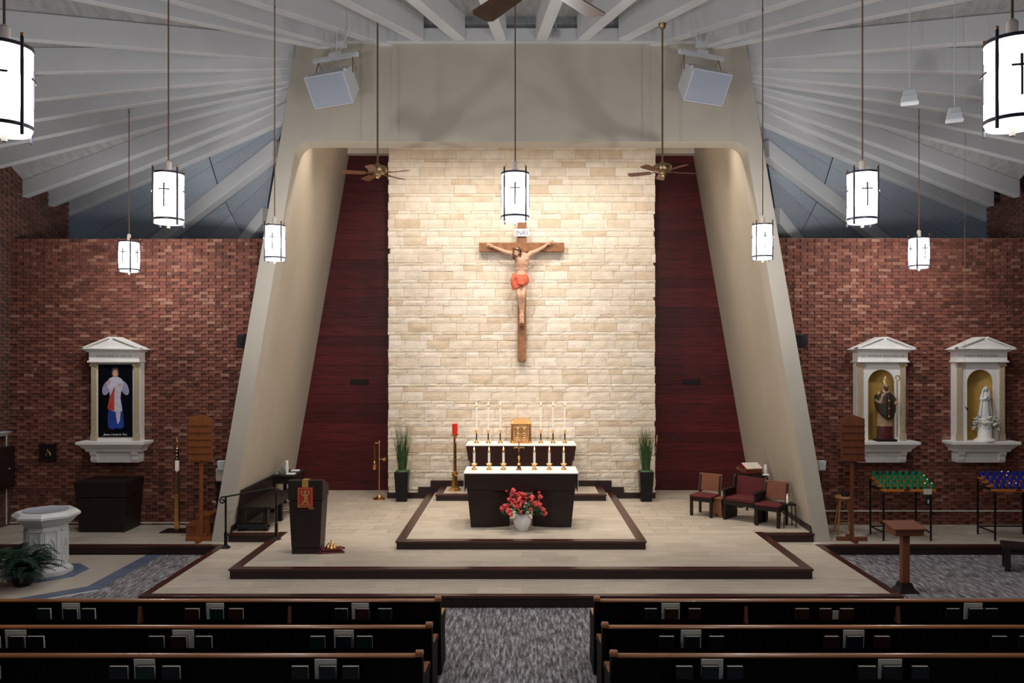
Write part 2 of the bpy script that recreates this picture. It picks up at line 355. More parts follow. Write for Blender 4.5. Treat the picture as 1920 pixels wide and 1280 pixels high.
# ------------------------------------------------------------------ walls
def brick_wall(name, label, x0, x1, z0, z1, wall, axis='y', depth=.3, mm='brick', cut=None, nparts=300):
    """Flemish bond, stretchers proud of the headers. wall: plane coordinate, faces -axis (or towards 0)."""
    S, H, CZ, J = .186, .094, .0655, .007
    sg = 1
    root = MB()
    if axis == 'y':
        if x0 < 0: root.prism([(x0, z0), (-legx(z0)+.12, z0), (-legx(z1)+.12, z1), (x0, z1)], 'y', wall+.02, wall+depth)
        else: root.prism([(legx(z0)-.12, z0), (x1, z0), (x1, z1), (legx(z1)-.12, z1)], 'y', wall+.02, wall+depth)
    else:
        sg = 1 if wall < 0 else -1
        a, b_ = sorted((wall-sg*.02, wall-sg*depth)); root.box(a, b_, x0, x1, z0, z1)
    ro = root.build(name, 'mortar'); tag(ro, label, 'wall', kind='structure')
    meshes = {}
    def mesh(kind):
        if kind not in meshes:
            L = S if kind == 's' else H; pr = -.018 if kind == 's' else .004
            m_ = MB()
            if axis == 'y': m_.box(J/2, L-J/2, pr, .03, J/2, CZ-J/2)
            else: m_.box(min(sg*pr*-1, -sg*.03), max(sg*pr*-1, -sg*.03), J/2, L-J/2, J/2, CZ-J/2)
            o = m_.build('brick', mm, ro); meshes[kind] = o.data; bpy.data.objects.remove(o)
        return meshes[kind]
    rest = MB(); cnt = 0; nc = int((z1-z0)/CZ)
    for r in range(nc-1, -1, -1):
        z = z0+r*CZ; x = x0-(0 if r % 2 else (S+H)/2); k = 0
        while x < x1:
            kd = 's' if k % 2 == 0 else 'h'; L = S if kd == 's' else H
            k += 1
            if x >= x0-.001 and x+L <= x1+.001 and not (cut and cut(x+L/2, z)):
                loc = (x, wall, z) if axis == 'y' else (wall, x, z)
                if cnt < nparts and kd == 's':
                    inst('brick', mesh(kd), ro, loc); cnt += 1
                else:
                    me = mesh(kd); rest.add([v.co+Vector(loc) for v in me.vertices], [tuple(p.vertices) for p in me.polygons])
            x += L
    o = rest.build('bricks', mm, ro); o['kind'] = 'stuff'
    return ro
def legx(z): return 5.61-.171*(z-.2)       # outer edge of the portal leg
brick_wall('wall_left_brick', 'red brick side wall behind the baptismal font', -XW, -4.6, L1, 5.87, YB, cut=lambda x, z: x > -legx(z)+.05)
brick_wall('wall_right_brick', 'red brick side wall behind the votive stands', 4.6, XW+.3, L1, 5.88, YB, cut=lambda x, z: x < legx(z)-.05)
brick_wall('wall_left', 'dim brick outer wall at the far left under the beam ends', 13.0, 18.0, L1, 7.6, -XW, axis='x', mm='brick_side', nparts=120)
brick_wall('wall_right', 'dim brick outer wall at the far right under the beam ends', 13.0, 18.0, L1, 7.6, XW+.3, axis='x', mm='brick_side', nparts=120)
for s, nm in ((-1, 'left'), (1, 'right')):
    a, b_ = sorted((s*(XW+.3 if s > 0 else XW), s*(XW+.7)))
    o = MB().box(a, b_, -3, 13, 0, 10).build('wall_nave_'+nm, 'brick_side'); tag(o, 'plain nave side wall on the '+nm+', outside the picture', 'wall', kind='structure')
o = MB().box(-13, 13, 20.9, 21.2, 0, 11).build('wall_back', 'panel'); tag(o, 'grey rear wall of the building behind the side walls', 'wall', kind='structure')

# stone wall: repeating courses of rough ashlar
def stone_wall():
    x0, x1 = -3.0, 3.03
    ro = MB().box(x0+.02, x1-.02, YS+.03, YM, L2, 8.95).build('wall_stone', 'stone_joint')
    tag(ro, 'cream rough-faced stone wall behind the altar', 'wall', kind='structure')
    rnd = random.Random(3); z = 8.95; hs = [.196, .072, .122]; k = 0; parts = []; small = []
    while z > L2+.05:
        h = hs[k % 3]; k += 1; zb = max(z-h, L2); x = x0-rnd.uniform(0, .4)
        while x < x1-.03:
            L = rnd.choice([.5, .53, .56]) if k % 3 == 1 else rnd.choice([.3, .42, .53, .53])
            a, b_ = max(x, x0+rnd.uniform(-.012, .01)), min(x+L, x1+rnd.uniform(-.01, .012))
            x += L
            if b_-a < .05: 
                continue
            (parts if k % 3 == 1 else small).append((a, b_, zb, z, rnd.uniform(0, .03)))
        z = zb
    small.sort(key=lambda s: -(s[1]-s[0])*(s[3]-s[2]))
    n = max(0, 300-len(parts)); full = parts[:300]+small[:n]; rest = parts[300:]+small[n:]
    def stone(mb, s):
        a, b_, zb, zt, pr = s; g = .0025; nx, nz = 5, 2; vs = []; fs = []
        for j in range(nz+1):
            for i in range(nx+1):
                xx = a+g+(b_-a-2*g)*i/nx; zz = zb+g+(zt-zb-2*g)*j/nz
                edge = i in (0, nx) or j in (0, nz)
                d = .012+pr*.4+(0 if edge else .007)+.010*(noise.noise((xx*6, zz*9, pr*50))) 
                vs.append((xx, YS+.012-d, zz))
        w_ = nx+1
        for j in range(nz):
            for i in range(nx): fs.append((j*w_+i, j*w_+i+1, (j+1)*w_+i+1, (j+1)*w_+i))
        base = [0, nx, nz*w_+nx, nz*w_]
        vs += [(vs[i][0], YS+.04, vs[i][2]) for i in base]; k0 = len(vs)-4
        fs += [tuple(range(0, nx+1))+(k0+1, k0), tuple(nz*w_+i for i in range(nx, -1, -1))+(k0+3, k0+2), tuple(j*w_ for j in range(nz, -1, -1))+(k0, k0+3), tuple(j*w_+nx for j in range(nz+1))+(k0+2, k0+1)]
        mb.add(vs, fs)
    for s in full:
        m_ = MB(); stone(m_, s); m_.build('stone', 'stone', ro)
    m_ = MB()
    for s in rest: stone(m_, s)
    o = m_.build('stones', 'stone', ro); o['kind'] = 'stuff'
stone_wall()

# maroon plank walls, header above them, vents
for s, nm in ((-1, 'left'), (1, 'right')):
    a, b_ = sorted((s*2.95, s*5.9))
    ro = MB().box(a, b_, YM+.02, YM+.2, L2, 8.6).build('wall_plank_'+nm, 'maroon_gap'); tag(ro, 'dark maroon horizontal plank wall on the %s of the stone wall' % nm, 'wall', kind='structure')
    z = L2
    while z < 8.35:
        MB().box(a, b_, YM, YM+.03, z+.002, z+.228).build('plank', 'maroon', ro); z += .23
    a, b_ = sorted((s*2.95, s*4.6))
    o = MB().box(a, b_, YM-.23, YM+.1, 8.31, 9.3).build('wall_header_'+nm, 'cream', bevel=.02); tag(o, 'cream plaster header above the %s plank wall' % nm, 'wall', kind='structure')
    c = PX(674 if s < 0 else 1296, 716, YM-.012)
    t = thing('wall_vent', 'dark louvred vent low on the %s maroon plank wall' % nm, 'vent', c, group='vents')
    MB().box(-.22, .22, 0, .012, -.065, .065).build('frame', 'maroon_gap', t)
    for q in range(5):
        MB().box(-.2, .2, -.008, 0, -.05+q*.022, -.04+q*.022).build('slat', 'riser', t)

# ------------------------------------------------------------------ concrete portal
def portal():
    zt, zi, rc = 9.2, 7.42, .28
    def innx(z): return legx(z)-.30
    def inner(top, dx=0, z0=L1, seg=8):
        pts = [(-innx(z0)-dx, z0)]
        xc = innx(top)+dx; ctr = (-(xc+.171*rc)+rc*1.0, top-rc)
        for i in range(seg+1):
            a = math.pi-i*(math.pi/2)/seg; pts.append((ctr[0]+rc*math.cos(a), ctr[1]+rc*math.sin(a)))
        return pts+[(-p[0], p[1]) for p in reversed(pts)]
    outer = [(-legx(L1), L1), (-legx(zt), zt), (legx(zt), zt), (legx(L1), L1)]
    mb = MB()
    # front frame as a strip of quads between inner and outer outlines
    inn = inner(zi); n = len(inn)
    def outpt(p, i):
        if i == 0: return outer[0]
        if i == n-1: return outer[3]
        x, z = p; h = n//2
        if i < h: 
            t = i/(h-1); 
            return (-legx(L1+(zt-L1)*min(1, t*1.0)), L1+(zt-L1)*min(1, t)) if i < 3 else None
        return None
    # explicit polygons: left leg, right leg, lintel
    h = n//2; L = inn[:h]; Rr = inn[h:]
    def slab(poly, y0, y1): mb.prism(poly, 'y', y0, y1)
    slab([outer[0], (-legx(zt), zt), (L[-1][0], zt), *reversed(L)], YF, YF+.45)
    slab([(Rr[0][0], zt), outer[2], outer[3], *reversed(Rr)], YF, YF+.45)
    slab([(L[-1][0], zt), (Rr[0][0], zt), (Rr[0][0], zi), (L[-1][0], zi)], YF, YF+.45)
    o = mb.build('wall_portal', 'concrete', smooth=40); tag(o, 'leaning cream concrete portal frame around the sanctuary', 'wall', kind='structure')
    bm = bmesh.new(); bm.from_mesh(o.data); bmesh.ops.remove_doubles(bm, verts=bm.verts, dist=.0005)
    bm.to_mesh(o.data); bm.free()
    # side reveals behind the frame
    for s, nm in ((-1, 'left'), (1, 'right')):
        m2 = MB(); top = 9.1
        def sx(z, back): return s*(innx(z)+(.2 if back else 0))
        zs = [L1, 7.9, top]
        rs = []
        for y, bk in ((YF+.3, 0), (YM+.2, 1)):
            rs.append([(sx(L1, bk), y, L1), (sx(top, bk), y, top), (sx(top, bk)+s*.3, y, top), (sx(L1, bk)+s*.3, y, L1)])
        m2.rings(rs)
        o2 = m2.build('wall_reveal_'+nm, 'concrete'); tag(o2, 'cream plaster side of the sanctuary recess on the '+nm, 'wall', kind='structure')
        m3 = MB(); a, b_ = sorted((s*4.74, s*5.05)); m3.box(a, b_, 16.3, 17.2, 5.5, 8.05)
        o3 = m3.build('wall_pier_'+nm, 'concrete'); tag(o3, 'grey concrete pier rising behind the %s portal leg' % nm, 'wall', kind='structure')
        # sloping base board at the foot of the reveal
        m4 = MB(); 
        m4.rings([[(s*(innx(L2)-.03+d), y, L2) for d in ()] or [(s*(innx(L2)-.02+dd), y, L2), (s*(innx(L2+.13)-.02+dd), y, L2+.13), (s*(innx(L2+.13)+.05+dd), y, L2+.13), (s*(innx(L2)+.05+dd), y, L2)] for y, dd in ((YF+.02, 0), (YM, .2))])
        o4 = m4.build('baseboard_reveal_'+nm, 'riser'); tag(o4, 'dark baseboard along the %s recess wall' % nm, 'baseboard', kind='structure')
    o5 = MB().box(-4.3, 4.3, YF+.1, YM+.3, 9.1, 9.3).build('ceiling_sanctuary', 'cream'); tag(o5, 'cream ceiling of the sanctuary recess behind the lintel', 'ceiling', kind='structure')
portal()

# ------------------------------------------------------------------ roof: beams fanning out from the portal
roofV, roofF = [], []
def beam_line(su, sv, eu, ev, ang, s=1, length=9.0, YS0=14.35):
    S = PX(su, sv, YS0); a = R(ang); dx, dy = -math.sin(a), -math.cos(a)
    k = (eu-CX)/F; t = (k*S.y-S.x)/(dx-k*dy); P = S+Vector((dx*t, dy*t, 0)); P.z = E-(ev-CY)*P.y/F
    d = (P-S)/t
    return S, d
BL = []   # left half: start, direction, length, depth, width
for x in (.366, 1.10, 1.83):
    BL.append((Vector((-x, 14.335, 9.2)), Vector((-x/2.85, -1, 0)).normalized(), 16, .46, .21))
for su, sv, eu, ev, ang, ln, dp, wd in (
        (712, 83, 453, 0, 42, 14, .46, .19), (622, 86, 309, 0, 50, 14, .44, .17), (588, 88, 144, 0, 54, 12, .44, .16), (554, 116, 0, 72, 58, 7.4, .42, .15), (552, 131, 0, 139, 65, 6.9, .40, .15),
        (549, 144, 0, 195, 73, 6.5, .40, .15), (547, 154, 0, 237, 81, 6.3, .38, .15), (544, 165, 0, 275, 89, 6.2, .36, .15), (542, 176, 0, 314, 97, 6.2, .35, .15),
        (539, 190, 32, 376, 105, 6.4, .34, .15), (536, 206, 87, 391, 113, 6.75, .33, .15), (530, 232, 126, 405, 121, 7.2, .33, .15)):
    S, d = beam_line(su, sv, eu, ev, ang, YS0=14.35 if ang < 56 else (14.62 if ang < 85 else 14.78))
    if ang >= 58: ln = (XW-.02+S.x)/abs(d.x)
    if ang > 120: ln *= 1.45
    k = .55 if ang < 85 else .28
    BL.append((S-d*k, d, ln+k, dp, wd))
S13 = PX(520, 296, 15.3); P13 = PX(322, 447, 18.4); d13 = (P13-S13).normalized(); BL.append((S13, d13, 9.6, .33, .2))
S14 = PX(500, 420, 16.3); d14 = Vector((-.55, .80, -.22)).normalized(); BL.append((S14, d14, 7, .33, .2))
def mirror(p): return Vector((-p.x, p.y, p.z))
ceil = bpy.data.objects.new('ceiling', None); C.objects.link(ceil); tag(ceil, 'pale roof of beams fanning out from the portal', 'ceiling', kind='structure')
for s in (-1, 1):
    seq = []
    for S, d, ln, dp, wd in BL:
        if s > 0: S, d = mirror(S), mirror(d)
        e = S+d*ln; n = d.cross(Vector((0, 0, 1))).normalized()*wd/2
        ring = lambda p: [p-n, p+n, p+n+Vector((0, 0, dp)), p-n+Vector((0, 0, dp))]
        m_ = MB().rings([ring(S), ring(e)])
        roofF.append(None)
        o = m_.build('beam', 'white_paint', ceil, bevel=.012)
        k = len(roofV); roofV += [tuple(v) for v in m_.v]; roofF.pop(); roofF += [tuple(i+k for i in f) for f in m_.f]
        up = Vector((0, 0, dp-.03)); seq.append((S+up, e+up))
    for i in range(len(seq)-1):
        (a0, a1), (b0, b1) = seq[i], seq[i+1]
        pan = i >= len(seq)-3
        nn = 4 if pan else 1
        for q in range(nn):
            t0, t1 = q/nn+(.002 if q else 0), (q+1)/nn-(.002 if q < nn-1 else 0)
            c = [a0.lerp(a1, t0), a0.lerp(a1, t1), b0.lerp(b1, t1), b0.lerp(b1, t0)]
            for half in range(2 if pan else 1):
                cc = c if not pan else ([c[0], c[1], c[1].lerp(c[2], .495), c[0].lerp(c[3], .495)] if half == 0 else [c[0].lerp(c[3], .505), c[1].lerp(c[2], .505), c[2], c[3]])
                m_ = MB().rings([cc, [p+Vector((0, 0, .06)) for p in cc]])
                m_.build('deck_panel', 'panel' if pan else 'deck', ceil)
                k = len(roofV); roofV += [tuple(v) for v in m_.v]; roofF += [tuple(i_+k for i_ in f) for f in m_.f]
    # underside behind the last beams so no gap opens over the side wall
S0a, d0, l0, dp0, _ = BL[0]
cc = [Vector((-S0a.x, S0a.y, S0a.z+dp0-.03)), mirror(S0a+d0*l0)+Vector((0, 0, dp0-.03)), S0a+d0*l0+Vector((0, 0, dp0-.03)), S0a+Vector((0, 0, dp0-.03))]
m_ = MB().rings([cc, [p+Vector((0, 0, .06)) for p in cc]]); m_.build('deck_panel', 'deck', ceil)
k = len(roofV); roofV += [tuple(v) for v in m_.v]; roofF += [tuple(i_+k for i_ in f) for f in m_.f]
MB().box(-4.05, 4.05, 14.32, 14.62, 9.19, 9.42).build('ring_beam', 'white_paint', ceil)
MB().box(-4.05, 4.05, 14.5, 14.7, 9.42, 9.75).build('blocking', 'deck', ceil)
m_ = MB().tube([(.62, 14.27, 9.5), (.62, 14.27, 9.3)], .014).box(.57, .67, 14.24, 14.32, 9.24, 9.34)
o = m_.build('conduit', 'deck'); tag(o, 'grey electrical conduit and box between the middle roof beams', 'conduit')
BV = BVHTree.FromPolygons(roofV, roofF)
def roof_z(x, y, z=5):
    h = BV.ray_cast(Vector((x, y, z)), Vector((0, 0, 1)))
    return h[0].z if h[0] else 9.2

# ------------------------------------------------------------------ pendant lamps
def pendant(u, v, Y, label, rot):
    c = PX(u, v, Y); r, h = .158, .50; top = roof_z(c.x, c.y, c.z+.5)
    t = thing('pendant_lamp', label, 'lamp', c, R(rot), 'cylinder pendant lamps')
    sh = MB().lathe([(r, -h/2), (r, h/2)], 32).build('shade', 'shade', t, 40)
    bl = bpy.data.lights.new('bulb', 'POINT'); bl.energy = BULB; bl.color = (.95, .97, 1); bl.shadow_soft_size = .11
    bo = bpy.data.objects.new('bulb', bl); C.objects.link(bo); bo.parent = t
    for k in range(4):
        a = R(45+90*k); m_ = MB()
        m_.box(-.0075, .0075, -r-.010, -r-.002, -.125, .125).box(-.055, .055, -r-.010, -r-.002, .050, .065)
        o = m_.build('cross_emblem', 'lampmetal', t); o.rotation_euler.z = R(90*k)
        x, y = (r+.016)*math.cos(a), (r+.016)*math.sin(a)
        MB().box(x-.009, x+.009, y-.009, y+.009, -h/2-.06, h/2+.05).build('post', 'lampmetal', t, bevel=.003)
        MB().ball((x, y, h/2+.06), .012, 8, 6).build('finial', 'brass', t, 60)
    for z in (h/2-.01, -h/2-.005):
        MB().rings([[((r+.006)*math.cos(2*math.pi*i/32), (r+.006)*math.sin(2*math.pi*i/32), z+q) for i in range(32)] for q in (0, .022)], cap=False).rings([[((r+.001)*math.cos(2*math.pi*i/32), (r+.001)*math.sin(2*math.pi*i/32), z+q) for i in range(32)] for q in (0, .022)], cap=False).build('ring', 'lampmetal', t, 40)
    MB().lathe([(r-.012, -h/2-.035), (r-.004, -h/2-.012)], 32).build('diffuser', 'shade', t, 40)
    MB().lathe([(.018, -h/2-.085), (.018, -h/2-.04)], 8).build('bottom_knob', 'lampcap', t, 40)
    MB().lathe([(r*.98, h/2+.002), (.05, h/2+.03), (.034, h/2+.035), (.034, h/2+.13), (.012, h/2+.15)], 16).build('cap', 'lampcap', t, 40)
    MB().tube([(0, 0, h/2+.14), (0, 0, top-c.z+.02)], .0085, 8).tube([(0, 0, (top-c.z)*.86), (0, 0, (top-c.z)*.86+.05)], .013, 8).build('rod', 'rod', t, 60)
pendant(8, 165, 5.0, 'large pendant lamp cut by the left picture edge', 20)
pendant(316, 370, 8.6, 'pendant lamp hanging at mid height over the left pews', 8)
pendant(242, 480, 14.3, 'pendant lamp hanging close to the left brick wall', -12)
pendant(515, 454, 12.4, 'pendant lamp hanging in front of the left portal leg', 5)
pendant(966, 367, 9.2, 'pendant lamp hanging on the centre line above the crucifix', 0)
pendant(1430, 452, 12.5, 'pendant lamp hanging in front of the right portal leg', -4)
pendant(1617, 369, 8.6, 'pendant lamp hanging at mid height over the right pews', -6)
pendant(1723, 473, 14.2, 'pendant lamp hanging close to the right brick wall', 9)
pendant(1898, 155, 5.0, 'large pendant lamp cut by the right picture edge', -14)

# ------------------------------------------------------------------ ceiling fans
def fan(loc, dia, rz, label, top):
    t = thing('ceiling_fan', label, 'fan', loc, rz, 'ceiling fans')
    h = MB().lathe([(.03, -.09), (.055, -.085), (.06, -.05), (.11, -.04), (.15, -.02), (.165, .02), (.16, .06), (.13, .085), (.05, .095), (.03, .14)], 20).build('motor_housing', 'oldbrass', t, 40)
    MB().lathe([(.004, -.13), (.022, -.12), (.032, -.10), (.03, -.085)], 12).build('bottom_cap', 'brass', h, 50)
    for k in range(5):
        m_ = MB(); L = dia/2
        pts = [(.2, -.045), (.24, -.06), (L-.03, -.072), (L, -.05), (L, .05), (L-.03, .072), (.24, .06), (.2, .045)]
        m_.add([(x, y, .18*y-.004) for x, y in pts]+[(x, y, .18*y+.004) for x, y in pts], [tuple(range(7, -1, -1)), tuple(range(8, 16))]+[(i, (i+1) % 8, (i+1) % 8+8, i+8) for i in range(8)])
        b_ = m_.build('blade', 'fanwood', t); b_.rotation_euler.z = 2*math.pi*k/5; b_.location.z = -.04
        MB().bar((.1, 0, .0), (.25, 0, .002), .03, .012).box(.2, .27, -.035, .035, .004, .010).build('blade_bracket', 'oldbrass', b_)
    MB().tube([(0, 0, .12), (0, 0, top-loc[2]+.02)], .016, 10).build('rod', 'oldbrass', t, 60)
    MB().lathe([(.016, top-loc[2]-.10), (.05, top-loc[2]-.07), (.07, top-loc[2])], 16).build('canopy', 'oldbrass', t, 50)
for u, v, rz, lb in ((708, 321, -22, 'brown ceiling fan on a long rod in front of the left plank wall'), (1242, 318, 12, 'brown ceiling fan on a long rod in front of the right plank wall')):
    c = PX(u, v, 13.6); fan(c, 1.2, R(rz), lb, roof_z(c.x, c.y, 7))
fan(Vector((.09, 4.3, 5.62)), 1.2, R(90+34), 'near ceiling fan with only blade tips showing at the top', roof_z(.09, 4.3, 7))

# ------------------------------------------------------------------ hanging loudspeakers
def horn_speaker(c, yaw, label):
    t = thing('hanging_loudspeaker', label, 'loudspeaker', c, yaw, 'white hanging loudspeakers')
    tl = R(-34); ca, sa = math.cos(tl), math.sin(tl)
    def T(p): return (p[0], p[1]*ca+p[2]*sa, -p[1]*sa+p[2]*ca)      # nose down
    def tb(b, tt, y0, y1):
        vs = [(b[0], y0, b[2]), (b[1], y0, b[2]), (b[1], y0, b[3]), (b[0], y0, b[3]), (tt[0], y1, tt[2]), (tt[1], y1, tt[2]), (tt[1], y1, tt[3]), (tt[0], y1, tt[3])]
        return MB().add([T(v) for v in vs], [(0, 1, 2, 3), (7, 6, 5, 4), (0, 4, 5, 1), (1, 5, 6, 2), (2, 6, 7, 3), (3, 7, 4, 0)])
    tb((-.40, .40, -.27, .27), (-.30, .30, -.16, .25), -.02, .42).build('cabinet', 'whiteplastic', t, bevel=.01)
    m_ = MB()
    for a, b_ in (((-.40, -.385), (-.27, .27)), ((.385, .40), (-.27, .27)), ((-.40, .40), (-.27, -.255)), ((-.40, .40), (.255, .27))):
        m_.add([T(v) for v in [(a[0], -.04, b_[0]), (a[1], -.04, b_[0]), (a[1], -.04, b_[1]), (a[0], -.04, b_[1]), (a[0], -.02, b_[0]), (a[1], -.02, b_[0]), (a[1], -.02, b_[1]), (a[0], -.02, b_[1])]], [(0, 1, 2, 3), (7, 6, 5, 4), (0, 4, 5, 1), (1, 5, 6, 2), (2, 6, 7, 3), (3, 7, 4, 0)])
    m_.build('frame', 'whiteplastic', t)
    tb((-.386, .386, -.256, .256), (-.386, .386, -.256, .256), -.03, -.021).build('grille', 'grille', t)
    bar_z = .56
    MB().box(-.46, .46, .12, .20, bar_z, bar_z+.07).build('hanging_bar', 'whiteplastic', t, bevel=.01)
    MB().box(-.1, .1, .1, .22, bar_z+.06, bar_z+.11).build('bar_clamp', 'whiteplastic', t)
    for sx in (-1, 1):
        MB().tube([(sx*.36, .16, bar_z), (sx*.40, .1, T((0, .1, .26))[2])], .008, 6).tube([(sx*.36, .16, bar_z), (sx*.33, .3, T((0, .3, .24))[2])], .006, 6).build('cable', 'rod', t)
        MB().ball(T((sx*.38, .06, .27)), .03, 8, 6).build('eye_bolt', 'whiteplastic', t, 60)
    top = roof_z(c.x, c.y, c.z+.8)-c.z
    for sx, sy in ((-.2, .1), (0, .22), (.12, .05), (.3, .2)):
        MB().tube([(sx*.25, .16, bar_z+.1), (sx, sy, top+.1)], .007, 6).build('hanger_wire', 'whiteplastic', t)
c = PX(618, 168, 13.55); horn_speaker(c, R(-24), 'large white loudspeaker hanging left of the lintel'); c = PX(1326, 163, 13.55); horn_speaker(c, R(24), 'large white loudspeaker hanging right of the lintel')
for u, v, Y, lb in ((1706, 182, 11.8, 'small white loudspeaker under the right roof beams, nearer the portal'), (1790, 215, 12.2, 'small white loudspeaker under the right roof beams, nearer the brick wall')):
    c = PX(u, v, Y); t = thing('beam_loudspeaker', lb, 'loudspeaker', c, R(-25), 'small white loudspeakers')
    MB().frus((-.13, .13, -.1, .1), (-.08, .08, -.08, .12), -.1, .1).build('cabinet', 'whiteplastic', t, bevel=.015)
    MB().box(-.1, .1, -.115, -.1, -.09, .0).build('grille', 'whiteplastic', t)
    MB().tube([(0, 0, .1), (0, 0, roof_z(c.x, c.y, c.z+.2)-c.z+.05)], .008, 6).build('hanger', 'whiteplastic', t)
for u, s, nm in ((455, -1, 'left'), (1503, 1, 'right')):
    c = PX(u, 640, 15.5); t = thing('wall_loudspeaker', 'small black loudspeaker half hidden behind the %s portal leg' % nm, 'loudspeaker', c, R(-s*30))
    MB().frus((-.09, .09, -.08, .1), (-.1, .1, -.12, .1), -.13, .13).build('cabinet', 'blackplastic', t, bevel=.01)
    MB().box(-.08, .08, -.125, -.11, -.05, .11).build('grille', 'iron', t); MB().box(-.02, .02, .1, .4, -.02, .02).build('bracket', 'iron', t)

# ------------------------------------------------------------------ crucifix
def crucifix():
    K = 17.78/F
    def c2(cx, cy, dy): return Vector(((880+cx/6.095-CX)*K, dy, E-(410+cy/6.095-CY)*K))
    yf = 17.83
    cr = thing('crucifix', 'large wooden cross on the stone wall carrying a carved figure', 'crucifix', (.01, 17.9, 2.9))
    o0 = Vector((.01, 17.9, 2.9))
    def L(p): return tuple(Vector(p)-o0)
    xc = (978.5-CX)*K
    MB().box(*[v for v in (xc-.097-o0.x, xc+.097-o0.x)], yf-o0.y, yf+.12-o0.y, E-(677-CY)*K-o0.z, E-(416-CY)*K-o0.z).build('upright', 'cross', cr, bevel=.008)
    MB().box((898-CX)*K-o0.x, (1058-CX)*K-o0.x, yf-.006-o0.y, yf+.114-o0.y, E-(471-CY)*K-o0.z, E-(454-CY)*K-o0.z).build('crossbeam', 'cross', cr, bevel=.008)
    sg = MB().box((964-CX)*K-o0.x, (992-CX)*K-o0.x, yf-.04-o0.y, yf-.01-o0.y, E-(443-CY)*K-o0.z, E-(428.5-CY)*K-o0.z).build('title_board', 'cloth', cr, bevel=.01)
    text('INRI', sg, ((978-CX)*K-o0.x, yf-.042-o0.y, E-(440.5-CY)*K-o0.z), 'inkblue')
    Yb = yf-.11
    P = lambda cx, cy, d=0: L(c2(cx, cy, Yb+d))
    m_ = MB()
    # torso as lofted ellipses
    rs = []
    for cx, cy, hw, hd, dy in ((588, 770, 78, .085, -.03), (588, 720, 80, .10, -.03), (590, 680, 72, .10, -.02), (594, 640, 62, .085, -.01), (597, 600, 62, .08, 0), (598, 560, 72, .10, .0), (598, 520, 80, .12, -.01), (598, 480, 86, .125, -.02), (598, 440, 88, .11, -.02), (598, 412, 78, .08, -.01), (596, 392, 40, .06, -.02)):
        q = c2(cx, cy, Yb+dy); r = hw/6.095*K
        rs.append([L((q.x+r*math.cos(2*math.pi*i/20), q.y+hd*math.sin(2*math.pi*i/20), q.z)) for i in range(20)])
    m_.rings(rs)
    m_.limb([P(596, 420, -.02), P(575, 395, -.06)], [.062, .056])
    # arms
    m_.limb([P(520, 425), P(490, 398, .01), P(440, 388, .02), P(395, 372, .04), P(330, 345, .05), P(268, 318, .06)], [.062, .058, .05, .043, .040, .026])
    m_.limb([P(672, 425), P(705, 395, .01), P(745, 380, .02), P(790, 358, .04), P(845, 328, .05), P(893, 288, .06)], [.062, .058, .05, .043, .040, .026])
    # pectorals, ribs
    m_.ball(P(560, 470, -.085), (.075, .048, .055)); m_.ball(P(640, 470, -.085), (.075, .048, .055))
    m_.limb([P(540, 530, -.07), P(575, 520, -.1), P(600, 505, -.105), P(628, 520, -.1), P(655, 530, -.07)], [.024]*5)
    for q in range(3):
        for e in (-1, 1): m_.limb([P(598+e*30, 545+q*18, -.078), P(598+e*62, 552+q*20, -.05)], [.012, .012])
    m_.ball(P(600, 590, -.065), (.05, .025, .08))
    # legs: knees forward, feet crossed
    m_.limb([P(555, 745, -.03), P(560, 800, -.09), P(567, 880, -.17), P(570, 900, -.165), P(577, 960, -.10), P(588, 1040, -.05), P(594, 1095, -.04)], [.078, .064, .047, .044, .046, .034, .028])
    m_.limb([P(628, 745, -.03), P(624, 800, -.09), P(617, 875, -.17), P(617, 900, -.165), P(616, 960, -.10), P(612, 1040, -.06), P(606, 1095, -.06)], [.078, .064, .047, .044, .046, .034, .028])
    m_.limb([P(590, 1090, -.03), P(592, 1140, -.07), P(588, 1180, -.09)], [.034, .036, .028])
    m_.limb([P(608, 1090, -.06), P(606, 1140, -.10), P(610, 1180, -.13)], [.034, .036, .028])
    for k in range(5):
        m_.limb([P(578+k*5, 1178, -.09), P(576+k*6, 1194, -.10)], [.010, .009]); m_.limb([P(600+k*5, 1178, -.13), P(600+k*5.5, 1196, -.14)], [.010, .009])
    # hands with five fingers
    for w_, fx in (((268, 318), -1), ((893, 288), 1)):
        w0 = P(*w_, .06); ctr = P(w_[0]+fx*26, w_[1]-18, .055)
        m_.limb([w0, ctr], [.028, .036])
        for k in range(4):
            b0 = P(w_[0]+fx*(38+k*3), w_[1]-32+k*9, .05); b1 = P(w_[0]+fx*(62-abs(k-1)*4), w_[1]-38+k*9, .03); b2 = P(w_[0]+fx*(72-abs(k-1)*8), w_[1]-30+k*9, -.005)
            m_.limb([ctr, b0, b1, b2], [.02, .012, .010, .008])
        m_.limb([w0, P(w_[0]+fx*22, w_[1]+8, .02), P(w_[0]+fx*40, w_[1]+10, .0)], [.018, .012, .009])
    # head tilted down towards the left shoulder
    hc = Vector(P(545, 388, -.12)); m_.ball(hc, (.070, .088, .098), 14, 10)
    ax = Vector((-.30, -.35, -.9)).normalized()
    m_.ball(hc+ax*.075+Vector((-.005, -.03, 0)), (.048, .05, .05)); m_.limb([hc+Vector((-.018, -.082, .02)), hc+Vector((-.032, -.108, -.025))], [.010, .015])
    for s in (-1, 1): m_.ball(hc+Vector((-.02+s*.03, -.076, .012-s*.006)), (.018, .012, .010))
    m_.limb([hc+Vector((-.055, -.085, -.058)), hc+Vector((-.018, -.09, -.066))], [.009, .009])
    body = remesh(m_.build('figure', 'skin', cr, 60), .009, 2); body['label'] = 'carved painted man with arms outstretched'
    h = MB().ball(hc+Vector((.012, .022, .025)), (.082, .085, .092), 14, 10)
